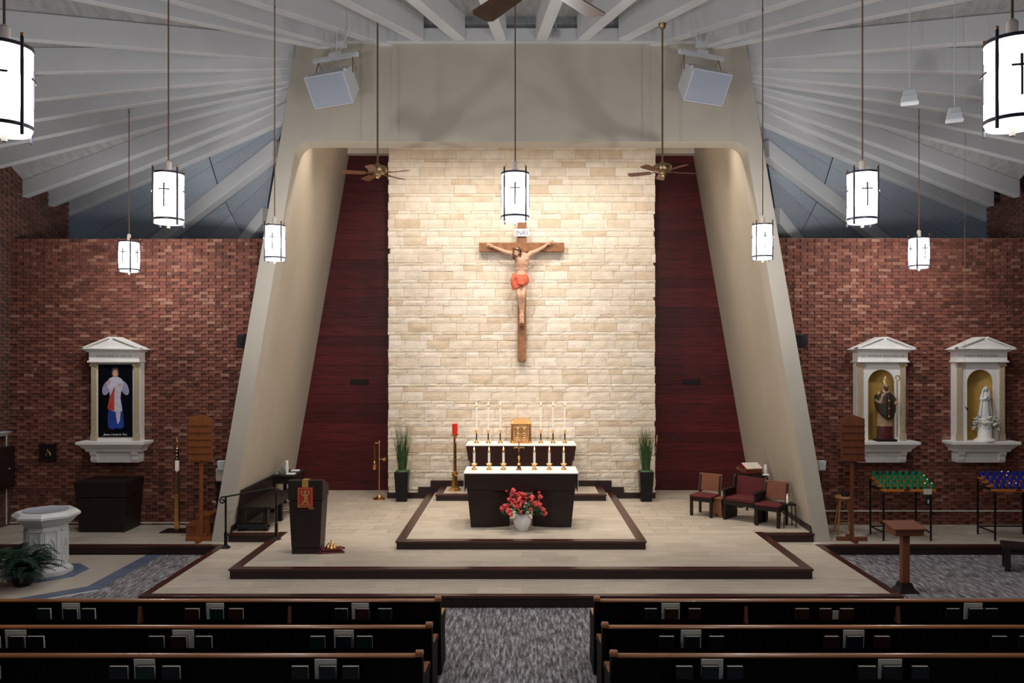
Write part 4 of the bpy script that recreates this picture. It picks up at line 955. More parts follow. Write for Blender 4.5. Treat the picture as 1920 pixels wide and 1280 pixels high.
def lady():
    t = thing('white_statue', 'white statue of a veiled woman with hands joined', 'statue', (9.10, YB-.27, 1.86+.40))
    MB().lathe([(.12, 0), (.13, .02), (.11, .05), (.06, .06)], 16, sy=.8).build('cloud_base', 'statuewhite', t, 50)
    loft([(0, 0, .04, .10, .08), (0, 0, .12, .095, .08), (0, 0, .32, .08, .07), (0, 0, .46, .07, .055), (0, 0, .53, .06, .05), (0, 0, .565, .028, .028)], folds=.07).build('robe', 'statuewhite', t, 60)
    m_ = MB().limb([(0, 0, .3), (0, 0, .48), (0, -.005, .55), (0, -.01, .6)], [.06, .058, .025, .022])
    for s in (-1, 1): m_.limb([(s*.055, 0, .50), (s*.085, -.02, .42), (s*.045, -.075, .43), (s*.012, -.09, .46)], [.03, .027, .02, .012])
    remesh(m_.build('body', 'statuewhite', t, 60), .008, 2)
    hd = MB().ball((0, -.018, .625), (.032, .036, .043), 14, 10).limb([(0, -.05, .625), (0, -.058, .617)], [.004, .006])
    for s in (-1, 1): hand(hd, (s*.011, -.088, .455), (0, -.1, 1), (0, -1, 0), .010)
    h = remesh(hd.build('head_and_hands', 'statuewhite', t, 60), .005, 1)
    for s in (-1, 1): MB().ball((s*.012, -.05, .632), (.005, .003, .003), 8, 6).build('eye', 'ink', h, 60)
    vs = []; fs = []; nu, nv = 16, 12
    for j in range(nv+1):
        f = j/nv; z = .675-.60*f
        for i in range(nu+1):
            a = -2.1+4.2*i/nu; r = .012+.045*min(1, f*6)**.5+.075*f
            vs.append((r*math.sin(a)*1.0, -.008+r*.8*math.cos(a)*1.0-.02*(1-f), z))
    for j in range(nv):
        for i in range(nu): k = j*(nu+1)+i; fs.append((k, k+1, k+nu+2, k+nu+1))
    v = MB().add(vs, fs).build('veil', 'statuewhite', t, 60); v.modifiers.new('thick', 'SOLIDIFY').thickness = .006
    p = MB().lathe([(.20, 0), (.20, .025), (.15, .05), (.13, .08), (.13, .33), (.17, .37), (.17, .40), (.1, .40)], 20).build('statue_pedestal', 'white', smooth=40, loc=(9.10, YB-.27, 1.86)); tag(p, 'round white pedestal under the veiled statue', 'pedestal')
    g = thing('flower_garland', 'ring of white flowers around the foot of the veiled statue', 'garland', (9.11, YB-.27, 1.86+.36))
    rnd = random.Random(9); fm = None; lf = MB()
    for i in range(52):
        a = rnd.uniform(0, 6.283); rr = rnd.uniform(.13, .24)
        if fm is None:
            o = MB().lathe([(.008, -.01), (.030, .0), (.034, .012), (.018, .02), (.004, .012)], 7).build('flower', 'whiteflower', g, 30); fm = o.data
        else: o = inst('flower', fm, g)
        o.location = (rr*1.1*math.cos(a), rr*.75*math.sin(a), rnd.uniform(-.03, .12)-.1*(rr > .2)); o.rotation_euler = (rnd.uniform(.3, 1.5), rnd.uniform(-.7, .7), rnd.uniform(0, 6)); o.scale = (rnd.uniform(.8, 1.3),)*3
    for i in range(90):
        a = rnd.uniform(0, 6.283); rr = rnd.uniform(.12, .25); p = Vector((rr*1.1*math.cos(a), rr*.75*math.sin(a), rnd.uniform(-.1, .1))); d = Vector((rnd.uniform(-1, 1), rnd.uniform(-1, .3), rnd.uniform(-.5, .5))).normalized(); e = d.orthogonal().normalized()
        lf.add([p, p+d*.03+e*.012, p+d*.06, p+d*.03-e*.012], [(0, 1, 2, 3)])
    o = lf.build('leaves', 'leaf', g); o['kind'] = 'stuff'
    br = thing('microphone', 'small dark microphone hanging on a thin wire before the right shrine', 'microphone', PX(1812, 766, 15.2))
    MB().tube([(-.03, 0, .05), (.03, 0, -.03)], [.006, .016], 8).build('capsule', 'iron', br, 50); MB().tube([(-.03, 0, .05), (-.03, 0, roof_z(br.location.x-.03, 15.2, 4)-br.location.z+.01)], .0025, 5).build('wire', 'rod', br)
lady()

# ------------------------------------------------------------------ votive stands
def votive_stand(x0, label, gm, lit, colour, ncol):
    t = thing('votive_stand', label, 'votive stand', (x0, 14.5, L1), group='votive candle stands'); W = .86
    for x in (0, W):
        for y, h in ((.0, .93), (.55, 1.05)):
            MB().box(x-.013, x+.013, y-.013, y+.013, 0, h).build('leg', 'iron', t)
        MB().box(x-.01, x+.01, 0, .55, .14, .165).build('side_rail', 'iron', t)
    MB().box(0, W, .54, .56, .14, .165).build('back_rail', 'iron', t)
    MB().box(-.02, W+.06, -.03, .56, .90, .925).build('tray', 'iron', t)
    for r in range(4):
        y = .02+r*.14; z = .93+r*.05
        MB().box(-.03, W+.08, y-.05, y+.07, z-.02, z).build('shelf', 'votiveorange', t, bevel=.003)
        MB().box(-.03, W+.08, y-.056, y-.046, z-.03 if r == 0 else z-.02, z+.045 if r else z+.02).build('shelf_lip', 'votiveorange', t)
        if r == 0:
            MB().box(.36, .46, y-.058, y-.055, z-.018, z+.018).build('red_plate', 'redcloth', t)
    cm = None; rnd = random.Random(ncol)
    for r in range(4):
        for c in range(ncol):
            x = .03+c*(W)/(ncol-1)+(.0 if r % 2 == 0 else -.01); y = .02+r*.14+.008; z = .93+r*.05
            il = (r, c) in lit
            k = thing('votive_glass', '%s %s votive glass, %s in the %s row of its stand' % ('lit' if il else 'unlit', colour, ORD[c]+' from the left', ['front', 'second', 'third', 'back'][r]), 'votive', (x0+x, 14.5+y, L1+z), group=colour+' votive glasses')
            if cm is None:
                o = MB().lathe([(.03, 0), (.034, .006), (.037, .06), (.037, .12), (.033, .12), (.031, .02)], 14).build('glass', gm, k, 40); cm = o.data
                ci = MB().lathe([(.028, .02), (.028, .085), (.004, .09)], 10); o2 = ci.build('candle', 'wax', k, 40); cm2 = o2.data
            else:
                o = inst('glass', cm, k); o2 = inst('candle', cm2, k)
            if il:
                m2 = MB().lathe([(.003, .09), (.009, .10), (.002, .125)], 8).build('flame', 'flame', k)
    return t
votive_stand(6.60, 'black votive stand of green glasses under the bishop shrine', 'greenglass', {(0, 6), (0, 7), (1, 7), (2, 7)}, 'green', 8)
votive_stand(8.63, 'black votive stand of blue glasses under the white statue shrine', 'blueglass', {(0, 2), (0, 3), (2, 3), (3, 3), (3, 4)}, 'blue', 8)
k = thing('price_card', 'white card and black pouch hung on the green votive stand', 'card', (7.36, 14.43, L1+.86))
MB().box(-.07, .08, -.006, 0, 0, .10).build('card', 'paper', k); MB().box(-.045, .045, -.02, 0, -.20, -.02).build('pouch', 'blackplastic', k, bevel=.006); MB().box(-.005, .02, -.023, -.02, -.16, -.09).build('label_mark', 'paper', k)

# ------------------------------------------------------------------ board stands, stool, steps, paschal candle
def board_stand(x, label, m, rz):
    t = thing('hymn_board_stand', label, 'board', (x, 14.52, L1), R(rz), group='wooden hymn board stands')
    MB().box(-.03, .03, -.02, .02, .05, 1.5).build('post', m, t)
    MB().box(-.27, .27, -.035, .035, .0, .07).build('foot', m, t, bevel=.006); MB().box(-.035, .035, -.24, .24, .0, .075).build('foot', m, t, bevel=.006)
    MB().prism([(-.21, 1.47), (.21, 1.47), (.21, 2.23), (0, 2.30), (-.21, 2.23)], 'y', -.055, -.02).build('board', m, t, bevel=.004)
    for q in range(6): MB().box(-.205, .205, -.085, -.055, 1.475+q*.125, 1.497+q*.125).build('number_rail', m, t)
    for q in range(6): MB().box(-.19, .19, -.060, -.055, 1.50+q*.125, 1.59+q*.125).build('number_slot', m, t)
    MB().box(-.22, .22, -.07, -.01, 1.45, 1.475).build('bottom_rail', m, t)
board_stand(-5.83, 'orange wooden hymn board on a post beside the left portal leg', 'orange', 4)
board_stand(6.03, 'red brown wooden hymn board on a post beside the right portal leg', 'boardred', -4)
t = thing('wooden_stool', 'pale round wooden stool behind the right hymn board', 'stool', (6.12, 15.1, L1))
MB().lathe([(.15, .67), (.17, .68), (.17, .70), (.16, .71)], 20).build('seat', 'stoolwood', t, 40)
for k in range(4):
    a = R(35+90*k); MB().tube([(.11*math.cos(a), .11*math.sin(a), .68), (.20*math.cos(a), .20*math.sin(a), 0)], [.018, .02], 8).build('leg', 'stoolwood', t, 50)
    b_ = a+math.pi/2; z = .22+.09*(k % 2); f = .11+.09*(1-z/.68)
    MB().tube([(f*math.cos(a), f*math.sin(a), z), (f*math.cos(b_), f*math.sin(b_), z)], .010, 6).build('rung', 'stoolwood', t)
o = MB().lathe([(.07, 0), (.08, .02), (.075, .06), (.05, .07)], 14, sy=.7).build('black_box', 'blackplastic', smooth=40, loc=(6.14, 15.08, L1+.71)); tag(o, 'small rounded black case lying on the pale stool', 'case')
t = thing('wooden_steps', 'low orange wooden two-step stool behind the left hymn board', 'steps', (-6.0, 15.0, L1))
MB().box(-.24, -.03, -.2, .2, .20, .235).build('tread', 'orange', t); MB().box(-.05, .22, -.2, .2, .38, .415).build('tread', 'orange', t)
MB().box(-.235, -.05, -.17, -.14, 0, .20).box(-.05, .21, -.17, -.14, 0, .38).build('front_board', 'orange', t); MB().box(-.235, .21, .15, .18, 0, .2).build('rear_board', 'orange', t)
t = thing('brochure_stand', 'dark stand holding white leaflets beside the left portal leg', 'stand', (-5.78, 15.45, L1))
MB().box(-.10, .10, -.08, .08, 0, .9).build('body', 'darkwood', t); MB().box(-.10, .08, -.10, -.08, .95, 1.2).build('leaflets', 'paper', t)
for q in range(4): MB().box(-.1+q*.05, -.06+q*.05, -.11, -.10, .96, 1.21).build('leaflet', 'paper', t)
MB().box(-.12, .12, -.12, .08, .90, .94).build('shelf', 'iron', t); MB().tube([(-.10, -.1, .55), (-.17, -.12, .56)], .015, 6).build('hook', 'steel', t)
for u, s, nm in ((416, -1, 'left'), (1540, 1, 'right')):
    p = PX(u, 872, 15.2); t = thing('wall_dispenser', 'small white box fixed low on the outer side of the %s portal leg' % nm, 'box', p)
    MB().frus((-.06, .06, -.06, .06), (-.075, .075, -.07, .07), -.09, .09).build('box', 'whiteplastic', t, bevel=.012); MB().box(*sorted((-s*.06, -s*.24)), -.03, .03, -.03, .03).build('mount', 'whiteplastic', t)
def paschal():
    p = GX(332, 995, L1); t = thing('paschal_candle', 'tall decorated candle on a square brass post by the left brick wall', 'candle', p)
    MB().box(-.26, .26, -.20, .20, 0, .012).build('base_plate', 'iron', t)
    MB().box(-.04, .04, -.04, .04, .012, .72).build('lower_post', 'brass', t, bevel=.004); MB().box(-.032, .032, -.032, .032, .72, 1.15).build('upper_post', 'oldbrass', t, bevel=.004)
    MB().lathe([(.03, 1.12), (.045, 1.14), (.04, 1.16)], 14).build('socket', 'brass', t, 40)
    MB().lathe([(.038, 1.16), (.038, 1.36)], 18).build('candle', 'wax', t, 40); MB().lathe([(.039, 1.36), (.039, 1.58)], 18).build('decorated_band', 'iron', t, 40)
    for z in (1.40, 1.46, 1.53): MB().ball((0, -.036, z), (.03, .012, .022), 10, 6).build('ornament', 'brass', t, 60)
    MB().lathe([(.039, 1.58), (.02, 1.64), (.025, 1.68), (.028, 1.72), (.012, 1.76), (.022, 1.78), (.004, 1.80)], 14).build('snuffer_cap', 'brass', t, 40)
paschal()
t = thing('dark_chest', 'tall dark flared wooden chest under the left shrine', 'chest', (-8.0, 15.2, L1))
MB().frus((-.43, .43, 0, .62), (-.49, .47, -.03, .64), 0, .66).build('body', 'darkwood', t); MB().frus((-.49, .47, -.03, .64), (-.52, .5, -.05, .66), .675, .97).build('top_box', 'darkwood', t)
p = PX(90, 848, YB-.06); t = thing('station_plaque', 'small dark square plaque on the left brick wall', 'plaque', p)
MB().box(-.15, .15, 0, .05, -.15, .15).build('panel', 'darkwood', t, bevel=.01); MB().box(-.17, .17, -.015, .0, -.17, -.14).box(-.17, .17, -.015, 0, .14, .17).box(-.17, -.14, -.015, 0, -.17, .17).box(.14, .17, -.015, 0, -.17, .17).build('frame', 'darkwood', t)
MB().limb([(-.03, -.01, -.05), (0, -.02, .05)], [.03, .02]).limb([(.05, -.01, -.05), (.02, -.01, .02)], [.025, .015]).build('relief', 'oldbrass', t, 60)
t = thing('wall_cabinet', 'dark wall cabinet with a white lamp at the left picture edge', 'cabinet', (-XW+.012, 15.45, .95))
MB().box(0, .18, -.3, .3, 0, .8).build('body', 'darkwood', t); MB().box(.18, .19, -.27, .27, .04, .76).build('door', 'darkwood', t); MB().ball((.2, .1, .38), .015, 8, 6).build('knob', 'steel', t)
MB().frus((0, .12, -.1, .15), (0, .2, -.15, .2), 1.02, 1.1).build('lamp_top', 'whiteplastic', t); MB().box(.0, .02, .29, .31, -.75, 0).box(0, .02, .29, .31, .8, 1.05).build('cable_cover', 'paper', t)
for s, nm in ((-1, 'left'), (1, 'right')):
    z = E-((980 if s < 0 else 958)-CY)*15.85/F; a, b_ = sorted((s*5.75, s*XW))
    o = MB().box(a, b_, YB-.035, YB-.012, z-.012, z+.012).build('wall_conduit', 'paper'); tag(o, 'thin pale cable channel running low along the %s brick wall' % nm, 'conduit')

# ------------------------------------------------------------------ font and fern
def font():
    p = Vector((-7.72, 12.95, .010)); t = thing('baptismal_font', 'white octagonal marble font with arched side panels', 'font', p)
    o8 = math.pi/8; k8 = 1/math.cos(o8)
    MB().lathe([(.36*k8, 0), (.36*k8, .07), (.31*k8, .12)], 8, ph=o8).build('base', 'marble', t, bevel=.006)
    MB().lathe([(.29*k8, .12), (.29*k8, .78)], 8, ph=o8).build('shaft', 'marble', t)
    MB().lathe([(.29*k8, .78), (.33*k8, .81), (.36*k8, .84), (.42*k8, .90), (.46*k8, .93), (.46*k8, .965), (.40*k8, 1.02), (.34*k8, 1.02)], 8, ph=o8).build('bowl', 'marble', t, bevel=.004)
    for k in range(8):
        f = MB(); w_ = .095
        f.box(-w_, -w_+.02, -.305, -.288, .17, .72).box(w_-.02, w_, -.305, -.288, .17, .72).box(-w_, w_, -.305, -.288, .16, .18).box(-w_, w_, -.305, -.288, .71, .73)
        o = f.build('side_panel', 'marble', t); o.rotation_euler.z = k*math.pi/4
        g = MB(); pts = [(-.055, -.3, .2), (-.055, -.3, .45), (-.04, -.3, .52), (0, -.3, .6), (.04, -.3, .52), (.055, -.3, .45), (.055, -.3, .2)]
        g.tube(pts, .009, 6).tube([(0, -.3, .3), (0, -.3, .5)], .008, 6).tube([(-.03, -.3, .42), (.03, -.3, .42)], .008, 6)
        a = g.build('pointed_arch', 'marble', o)
    MB().lathe([(.31, 1.022), (.33, 1.03), (.31, 1.032), (.25, 1.0), (.15, .985), (.01, .98)], 32).build('basin', 'steel', t, 50)
    MB().lathe([(.24, .998), (.01, .9985)], 32).build('water', 'water', t, 50)
    pd = MB().lathe([(.62, .010), (.62, .014)], 8, (p.x, p.y, 0), ph=o8).build('floor_font_pad', 'slate'); tag(pd, 'slate octagon inlaid in the floor under the font', 'floor', kind='structure')
font()
def fern():
    p = Vector((-7.64, 12.22, .010)); t = thing('potted_fern', 'green fern in a dark pot beside the font', 'plant', p)
    MB().lathe([(.10, 0), (.14, .05), (.16, .2), (.17, .24), (.15, .24), (.1, .2)], 16).build('pot', 'planter', t, 40)
    fm = []
    rnd = random.Random(4)
    for v in range(3):
        L, hgt = ((.46, .26), (.38, .36), (.50, .12))[v]
        m_ = MB(); N = 18
        pt = lambda s: Vector((L*s, 0, .22+hgt*math.sin(s*2.2)*1.0-.10*s*s))
        for i in range(N):
            s0 = (i+.5)/N; c = pt(s0); tw = (pt(min(1, s0+.03))-c).normalized(); w_ = .095*(1-abs(s0-.35)*1.15)
            for e in (-1, 1): m_.add([c, c+Vector((.017, e*w_*.5, .004)), c+Vector((.025, e*w_, -.012)), c+Vector((-.012, e*w_*.5, .004))], [(0, 1, 2, 3)])
        m_.tube([pt(i/6) for i in range(7)], .003, 4)
        o = m_.build('frond', 'fern', t); fm.append(o.data); o.rotation_euler.z = v*.3
    for i in range(84):
        o = inst('frond', fm[i % 3], t, (0, 0, rnd.uniform(-.02, .05)), (rnd.uniform(-.2, .2), rnd.uniform(-.15, .15), i*2.399+rnd.uniform(-.2, .2))); o.scale = (rnd.uniform(.8, 1.15),)*3
fern()

# ------------------------------------------------------------------ ambo and its neighbours
def ambo():
    t = thing('ambo', 'dark tapered wooden reading desk with a red banner', 'lectern', (-3.5, 12.95, L2), R(3))
    MB().box(-.225, .225, .0, .40, 0, .09).build('plinth', 'altar', t); MB().frus((-.23, .23, -.005, .41), (-.265, .265, -.03, .46), .10, .86).build('body', 'altar', t, bevel=.005)
    MB().prism([(-.035, .875), (-.04, 1.20), (.10, 1.20), (.50, 1.05), (.49, .875)], 'x', -.275, .275).build('desk', 'altar', t, bevel=.006)
    ba = thing('banner', 'red cloth banner with gold emblem on the dark reading desk', 'banner', (-3.5, 12.95, L2), R(3))
    b_ = MB().box(-.125, .125, -.052, -.044, .76, 1.09).build('cloth', 'ambocloth', ba, bevel=.004)
    MB().box(-.05, .05, -.05, -.043, 1.09, 1.21).box(-.05, .05, -.05, .1, 1.205, 1.21).build('gold_strip', 'goldpaint', ba)
    f = MB()
    for x0, x1, z0, z1 in ((-.11, .11, .775, .783), (-.11, .11, 1.067, 1.075), (-.11, -.102, .775, 1.075), (.102, .11, .775, 1.075)): f.box(x0, x1, -.0535, -.052, z0, z1)
    f.build('gold_border', 'goldpaint', b_)
    e = MB(); ey = -.054
    e.limb([(0, ey, .86), (.012, ey, .92), (-.005, ey, .98)], [.018, .028, .018]).ball((0, ey, 1.02), .022, 10, 6)
    e.limb([(-.02, ey, .95), (-.06, ey, .99), (-.06, ey, 1.03)], [.010, .009, .012]).limb([(.02, ey, .95), (.055, ey, .98), (.06, ey, 1.03)], [.010, .009, .012])
    e.limb([(0, ey, .87), (-.04, ey, .84), (-.05, ey, .81)], [.014, .012, .008]).limb([(0, ey, .87), (.045, ey, .85), (.04, ey, .81)], [.014, .012, .008])
    e.tube([(-.09, ey, .80), (-.05, ey, .82), (0, ey, .805), (.05, ey, .82), (.09, ey, .80)], .006, 6)
    e.v = [(x, ey+(y-ey)*.15, z) for x, y, z in e.v]
    em = e.build('gold_emblem', 'goldpaint', b_, 60)
    tz = MB()
    for q in range(14): tz.box(.06+q*.006, .063+q*.006, -.056, -.05, .735, .765)
    tz.build('fringe', 'goldpaint', b_)
ambo()
c = GX(621, 1034, L2)
t = thing('bell_cushion', 'red velvet cushion on the floor beside the reading desk', 'cushion', c, R(12))
MB().frus((-.19, .19, -.14, .14), (-.15, .15, -.11, .11), .0, .035).frus((-.15, .15, -.11, .11), (-.17, .17, -.12, .12), .035, .06).build('pillow', 'redcloth', t, 60, bevel=.015)
for sx in (-1, 1):
    for sy in (-1, 1): MB().tube([(sx*.17, sy*.12, .04), (sx*.21, sy*.15, .015)], [.012, .018], 6).build('tassel', 'redcloth', t)
b_ = thing('altar_bells', 'brass hand bell cluster resting on the red cushion', 'bell', c+Vector((0, 0, .06)), R(12))
for x, y in ((-.05, 0), (.05, 0), (0, .05), (0, -.05)): MB().lathe([(.045, .0), (.04, .02), (.025, .05), (.005, .06)], 12, (x, y, 0)).build('bell', 'brass', b_, 50)
MB().tube([(-.06, 0, .06), (-.03, 0, .085), (.03, 0, .085), (.06, 0, .06)], .008, 6).tube([(0, 0, .085), (0, 0, .13)], .010, 6).build('handle', 'brass', b_)

# bench, kneeler and credence on the left of the sanctuary
def side_bench():
    t = thing('side_bench', 'dark wooden bench against the left recess wall behind the handrail', 'bench', (-5.0, 15.5, L2))
    MB().prism([(-.22, .1), (-.16, .75), (-.12, .75), (-.18, .1)], 'y', -.85, .95).build('backrest', 'darkwood', t)
    MB().box(-.2, .42, -.9, .95, .40, .45).build('seat', 'darkwood', t, bevel=.008)
    for y in (-.82, .05, .9): MB().box(.26, .34, y-.05, y+.05, 0, .40).build('leg', 'darkwood', t)
    for y in (-.82, .9): MB().box(-.16, -.08, y-.05, y+.05, 0, .40).build('leg', 'darkwood', t)
    k = thing('kneeler', 'low black padded kneeler at the foot of the dark side bench', 'kneeler', (-4.92, 14.6, L2))
    MB().box(-.30, .26, 0, .22, .05, .12).build('pad', 'blackplastic', k, bevel=.015)
    for x in (-.26, .22): MB().box(x-.02, x+.02, .02, .2, 0, .05).build('foot', 'darkwood', k)
side_bench()
t = thing('credence_table', 'narrow dark table at the back of the left recess wall', 'table', (-4.98, 17.0, L2))
MB().box(-.22, .28, -.45, .45, .69, .735).build('tabletop', 'darkwood', t, bevel=.006); MB().box(-.2, .24, -.42, .42, .55, .69).build('apron', 'darkwood', t)
for x in (-.17, .22):
    for y in (-.38, .38): MB().box(x-.03, x+.03, y-.03, y+.03, 0, .55).build('leg', 'darkwood', t)
zt = L2+.735
o = MB().lathe([(.04, 0), (.042, .12), (.018, .17), (.018, .22), (.025, .23)], 14).build('glass_cruet', 'clear', smooth=50, loc=(-5.02, 16.75, zt)); tag(o, 'clear glass cruet on the narrow dark table', 'cruet')
o = MB().lathe([(.035, 0), (.04, .1), (.03, .2), (.035, .24), (.01, .26)], 12).build('white_bottle', 'cloth', smooth=50, loc=(-4.97, 16.9, zt)); tag(o, 'white bottle on the narrow dark table', 'bottle')
o = MB().lathe([(.03, 0), (.06, .02), (.065, .04), (.05, .04)], 14).build('glass_dish', 'clear', smooth=50, loc=(-5.12, 16.65, zt)); tag(o, 'small glass dish at the near end of the narrow dark table', 'dish')
for x, y, lb in ((-4.82, 16.68, 'folded white linen at the near end of the narrow dark table'), (-4.86, 17.15, 'folded white linen at the far end of the narrow dark table')):
    o = MB().box(-.09, .09, -.06, .06, 0, .02).frus((-.088, .088, -.058, .058), (-.08, .08, -.05, .05), .02, .028).build('folded_linen', 'cloth', loc=(x, y, zt), bevel=.006); tag(o, lb, 'linen', 'folded linens')
def handrail():
    t = thing('handrail', 'black iron handrail with scrolled end beside the left side step', 'handrail', (-5.18, 13.97, L1))
    MB().box(-.024, .024, -.024, .024, .0, .28).build('post_sleeve', 'iron', t, bevel=.004); MB().frus((-.07, .07, -.07, .07), (-.03, .03, -.03, .03), 0, .05).build('post_foot', 'iron', t)
    MB().box(-.014, .014, -.014, .014, .2, .90).build('post', 'iron', t)
    d = L2-L1
    MB().box(.875, .903, -.014, .014, d, .98).build('post', 'iron', t); MB().frus((.82, .96, -.07, .07), (.86, .92, -.03, .03), d, d+.05).build('post_foot', 'iron', t); MB().box(.866, .912, -.024, .024, d, d+.28).build('post_sleeve', 'iron', t)
    pts = [(-.055+.055*(1-k/26)*math.cos(1.6+k*.33)*1.0, 0, .83+.065*(1-k/26)*math.sin(1.6+k*.33)) for k in range(22, -1, -1)]
    pts += [(0, 0, .90), (.3, 0, .955), (.6, 0, 1.01), (.80, 0, 1.045), (.92, 0, 1.04), (.985, 0, .99), (.99, 0, .92)]
    MB().tube(pts, .014, 8).build('rail', 'iron', t, 60)
handrail()

# ------------------------------------------------------------------ chairs on the right
def chair_at(pl, pr):     # front leg feet in world xy
    pl = Vector(pl); pr = Vector(pr); mid = (pl+pr)/2; d = pr-pl
    return (mid.x, mid.y, L2), math.atan2(d.y, d.x), d.length
def side_chair(pl, pr, label):
    loc, rz, w_ = chair_at(pl, pr); h = .24
    t = thing('wooden_chair', label, 'chair', loc, rz, 'red seated wooden chairs')
    for x in (-h+.03, h-.03):
        MB().box(x-.025, x+.025, 0, .05, 0, .38).build('leg', 'darkwood', t); MB().prism([(.40, 0), (.45, 0), (.45, .42), (.505, .78), (.465, .78), (.40, .42)], 'x', x-.02, x+.02).build('leg', 'darkwood', t)
    MB().box(-h+.03, h-.03, .01, .03, .30, .38).box(-h+.02, -h+.04, .04, .42, .30, .38).box(h-.04, h-.02, .04, .42, .30, .38).build('apron', 'darkwood', t)
    MB().box(-h, h, -.03, .42, .38, .43).build('seat', 'redcloth', t, 60, bevel=.02)
    MB().prism([(.415, .47), (.445, .47), (.505, .81), (.475, .81)], 'x', -h-.005, h+.005).build('backrest', 'chairwood', t, bevel=.006)
    return t
side_chair((3.41, 16.06), (3.77, 15.78), 'wooden chair with red seat nearest the right planter')
side_chair((4.44, 15.12), (4.80, 14.82), 'wooden chair with red seat nearest the right portal leg')
loc, rz, w_ = chair_at((4.0, 15.66), (4.48, 15.22))
t = thing('presider_chair', 'large armchair with red padded back and dark frame', 'chair', loc, rz)
for s in (-1, 1):
    a, b_ = sorted((s*.30, s*.35))
    MB().prism([(-.02, 0), (.48, 0), (.50, .1), (.44, .4), (.52, .82), (.46, .86), (.40, .82), (.36, .62), (.0, .58), (-.04, .54), (.0, .36), (-.02, .1)], 'x', a, b_).build('side_frame', 'darkwood', t, bevel=.01)
    MB().box(*sorted((s*.28, s*.37)), -.05, .38, .57, .61).build('armrest', 'darkwood', t, bevel=.01)
MB().box(-.30, .30, -.02, .42, .38, .46).build('seat', 'redcloth', t, 60, bevel=.02)
MB().prism([(-.30, .38), (-.30, .30), (-.12, .31), (-.05, .28), (0, .27), (.05, .28), (.12, .31), (.30, .30), (.30, .38)], 'y', -.01, .02).build('apron', 'darkwood', t)
MB().prism([(.40, .44), (.45, .44), (.52, .81), (.46, .82)], 'x', -.30, .30).build('backrest', 'redcloth', t, 60, bevel=.012)
p = GX(1350, 970, L2); t = thing('trestle_table', 'small oak side table between the first chair and the armchair', 'table', (p.x, p.y+.1, L2), R(-38))
MB().box(-.12, .12, -.12, .14, .36, .39).build('tabletop', 'oak', t, bevel=.004)
for y in (-.09, .10): MB().prism([(-.12, 0), (-.05, 0), (-.03, .06), (0, .09), (.03, .06), (.05, 0), (.12, 0), (.09, .36), (-.09, .36)], 'y', y-.012, y+.012).build('trestle_end', 'oak', t)
p = GX(1492, 995, L2); t = thing('plant_stand', 'small black metal stand at the foot of the right recess wall', 'stand', (5.02, 14.98, L2))
MB().box(-.12, .12, -.12, .12, .42, .45).build('top', 'iron', t)
for x in (-.1, .1):
    for y in (-.1, .1): MB().tube([(x, y, .42), (x*1.15, y*1.15, 0)], .009, 6).build('leg', 'iron', t)
MB().tube([(-.1, -.1, .2), (0, -.13, .25), (.1, -.1, .2)], .006, 6).tube([(-.1, .1, .2), (0, .13, .25), (.1, .1, .2)], .006, 6).build('brace', 'iron', t)
o = MB().lathe([(.02, 0), (.02, .12), (.012, .14), (.012, .17)], 12).build('white_candle', 'wax', smooth=50, loc=(5.02, 15.02, L2+.45)); tag(o, 'white candle on the small black metal stand', 'candle')
t = thing('round_table', 'dark round table in the right recess behind the armchair', 'table', (4.88, 16.75, L2))
MB().lathe([(.30, .70), (.32, .715), (.32, .735), (.31, .74)], 24).build('tabletop', 'darkwood', t, 40); MB().lathe([(.26, .58), (.27, .70)], 24).build('apron', 'darkwood', t, 40)
for k in range(4): a = R(45+90*k); MB().tube([(.22*math.cos(a), .22*math.sin(a), .6), (.25*math.cos(a), .25*math.sin(a), 0)], [.03, .02], 8).build('leg', 'darkwood', t, 50)
zt = L2+.74
t = thing('wooden_tray', 'round orange wooden tray standing on the dark round table', 'tray', (4.83, 16.75, zt))
MB().lathe([(.20, 0), (.23, .03), (.24, .12), (.22, .12), (.2, .03), (.01, .025)], 24).build('bowl', 'boardred', t, 40); MB().tube([(-.24, 0, .08), (-.30, 0, .12), (-.24, .05, .14)], .012, 6).build('handle', 'rail', t)
t = thing('open_missal', 'open red book with white pages lying on the wooden tray', 'book', (4.83, 16.66, zt+.16), R(14))
MB().prism([(-.17, -.06), (.17, -.06), (.17, -.045), (-.17, -.045)], 'x', -.17, .17).build('cover_spine', 'redcloth', t); t.rotation_euler.x = R(24)
for s in (-1, 1):
    MB().box(*sorted((0, s*.19)), -.13, .13, 0, .012).build('cover', 'ambocloth', t); MB().box(*sorted((.004*s, s*.18)), -.12, .12, .012, .03).build('pages', 'paper', t, bevel=.004)
o = MB().lathe([(.035, 0), (.037, .15), (.03, .17), (.03, .2)], 14).build('white_bottle', 'cloth', smooth=50, loc=(5.12, 16.68, zt)); tag(o, 'white bottle on the dark round table beside the tray', 'bottle')
o = MB().box(-.06, .06, -.05, .05, 0, .02).frus((-.055, .055, -.045, .045), (-.05, .05, -.04, .04), .02, .026).build('folded_linen', 'cloth', loc=(5.08, 16.52, zt)); tag(o, 'folded white linen on the dark round table', 'linen')
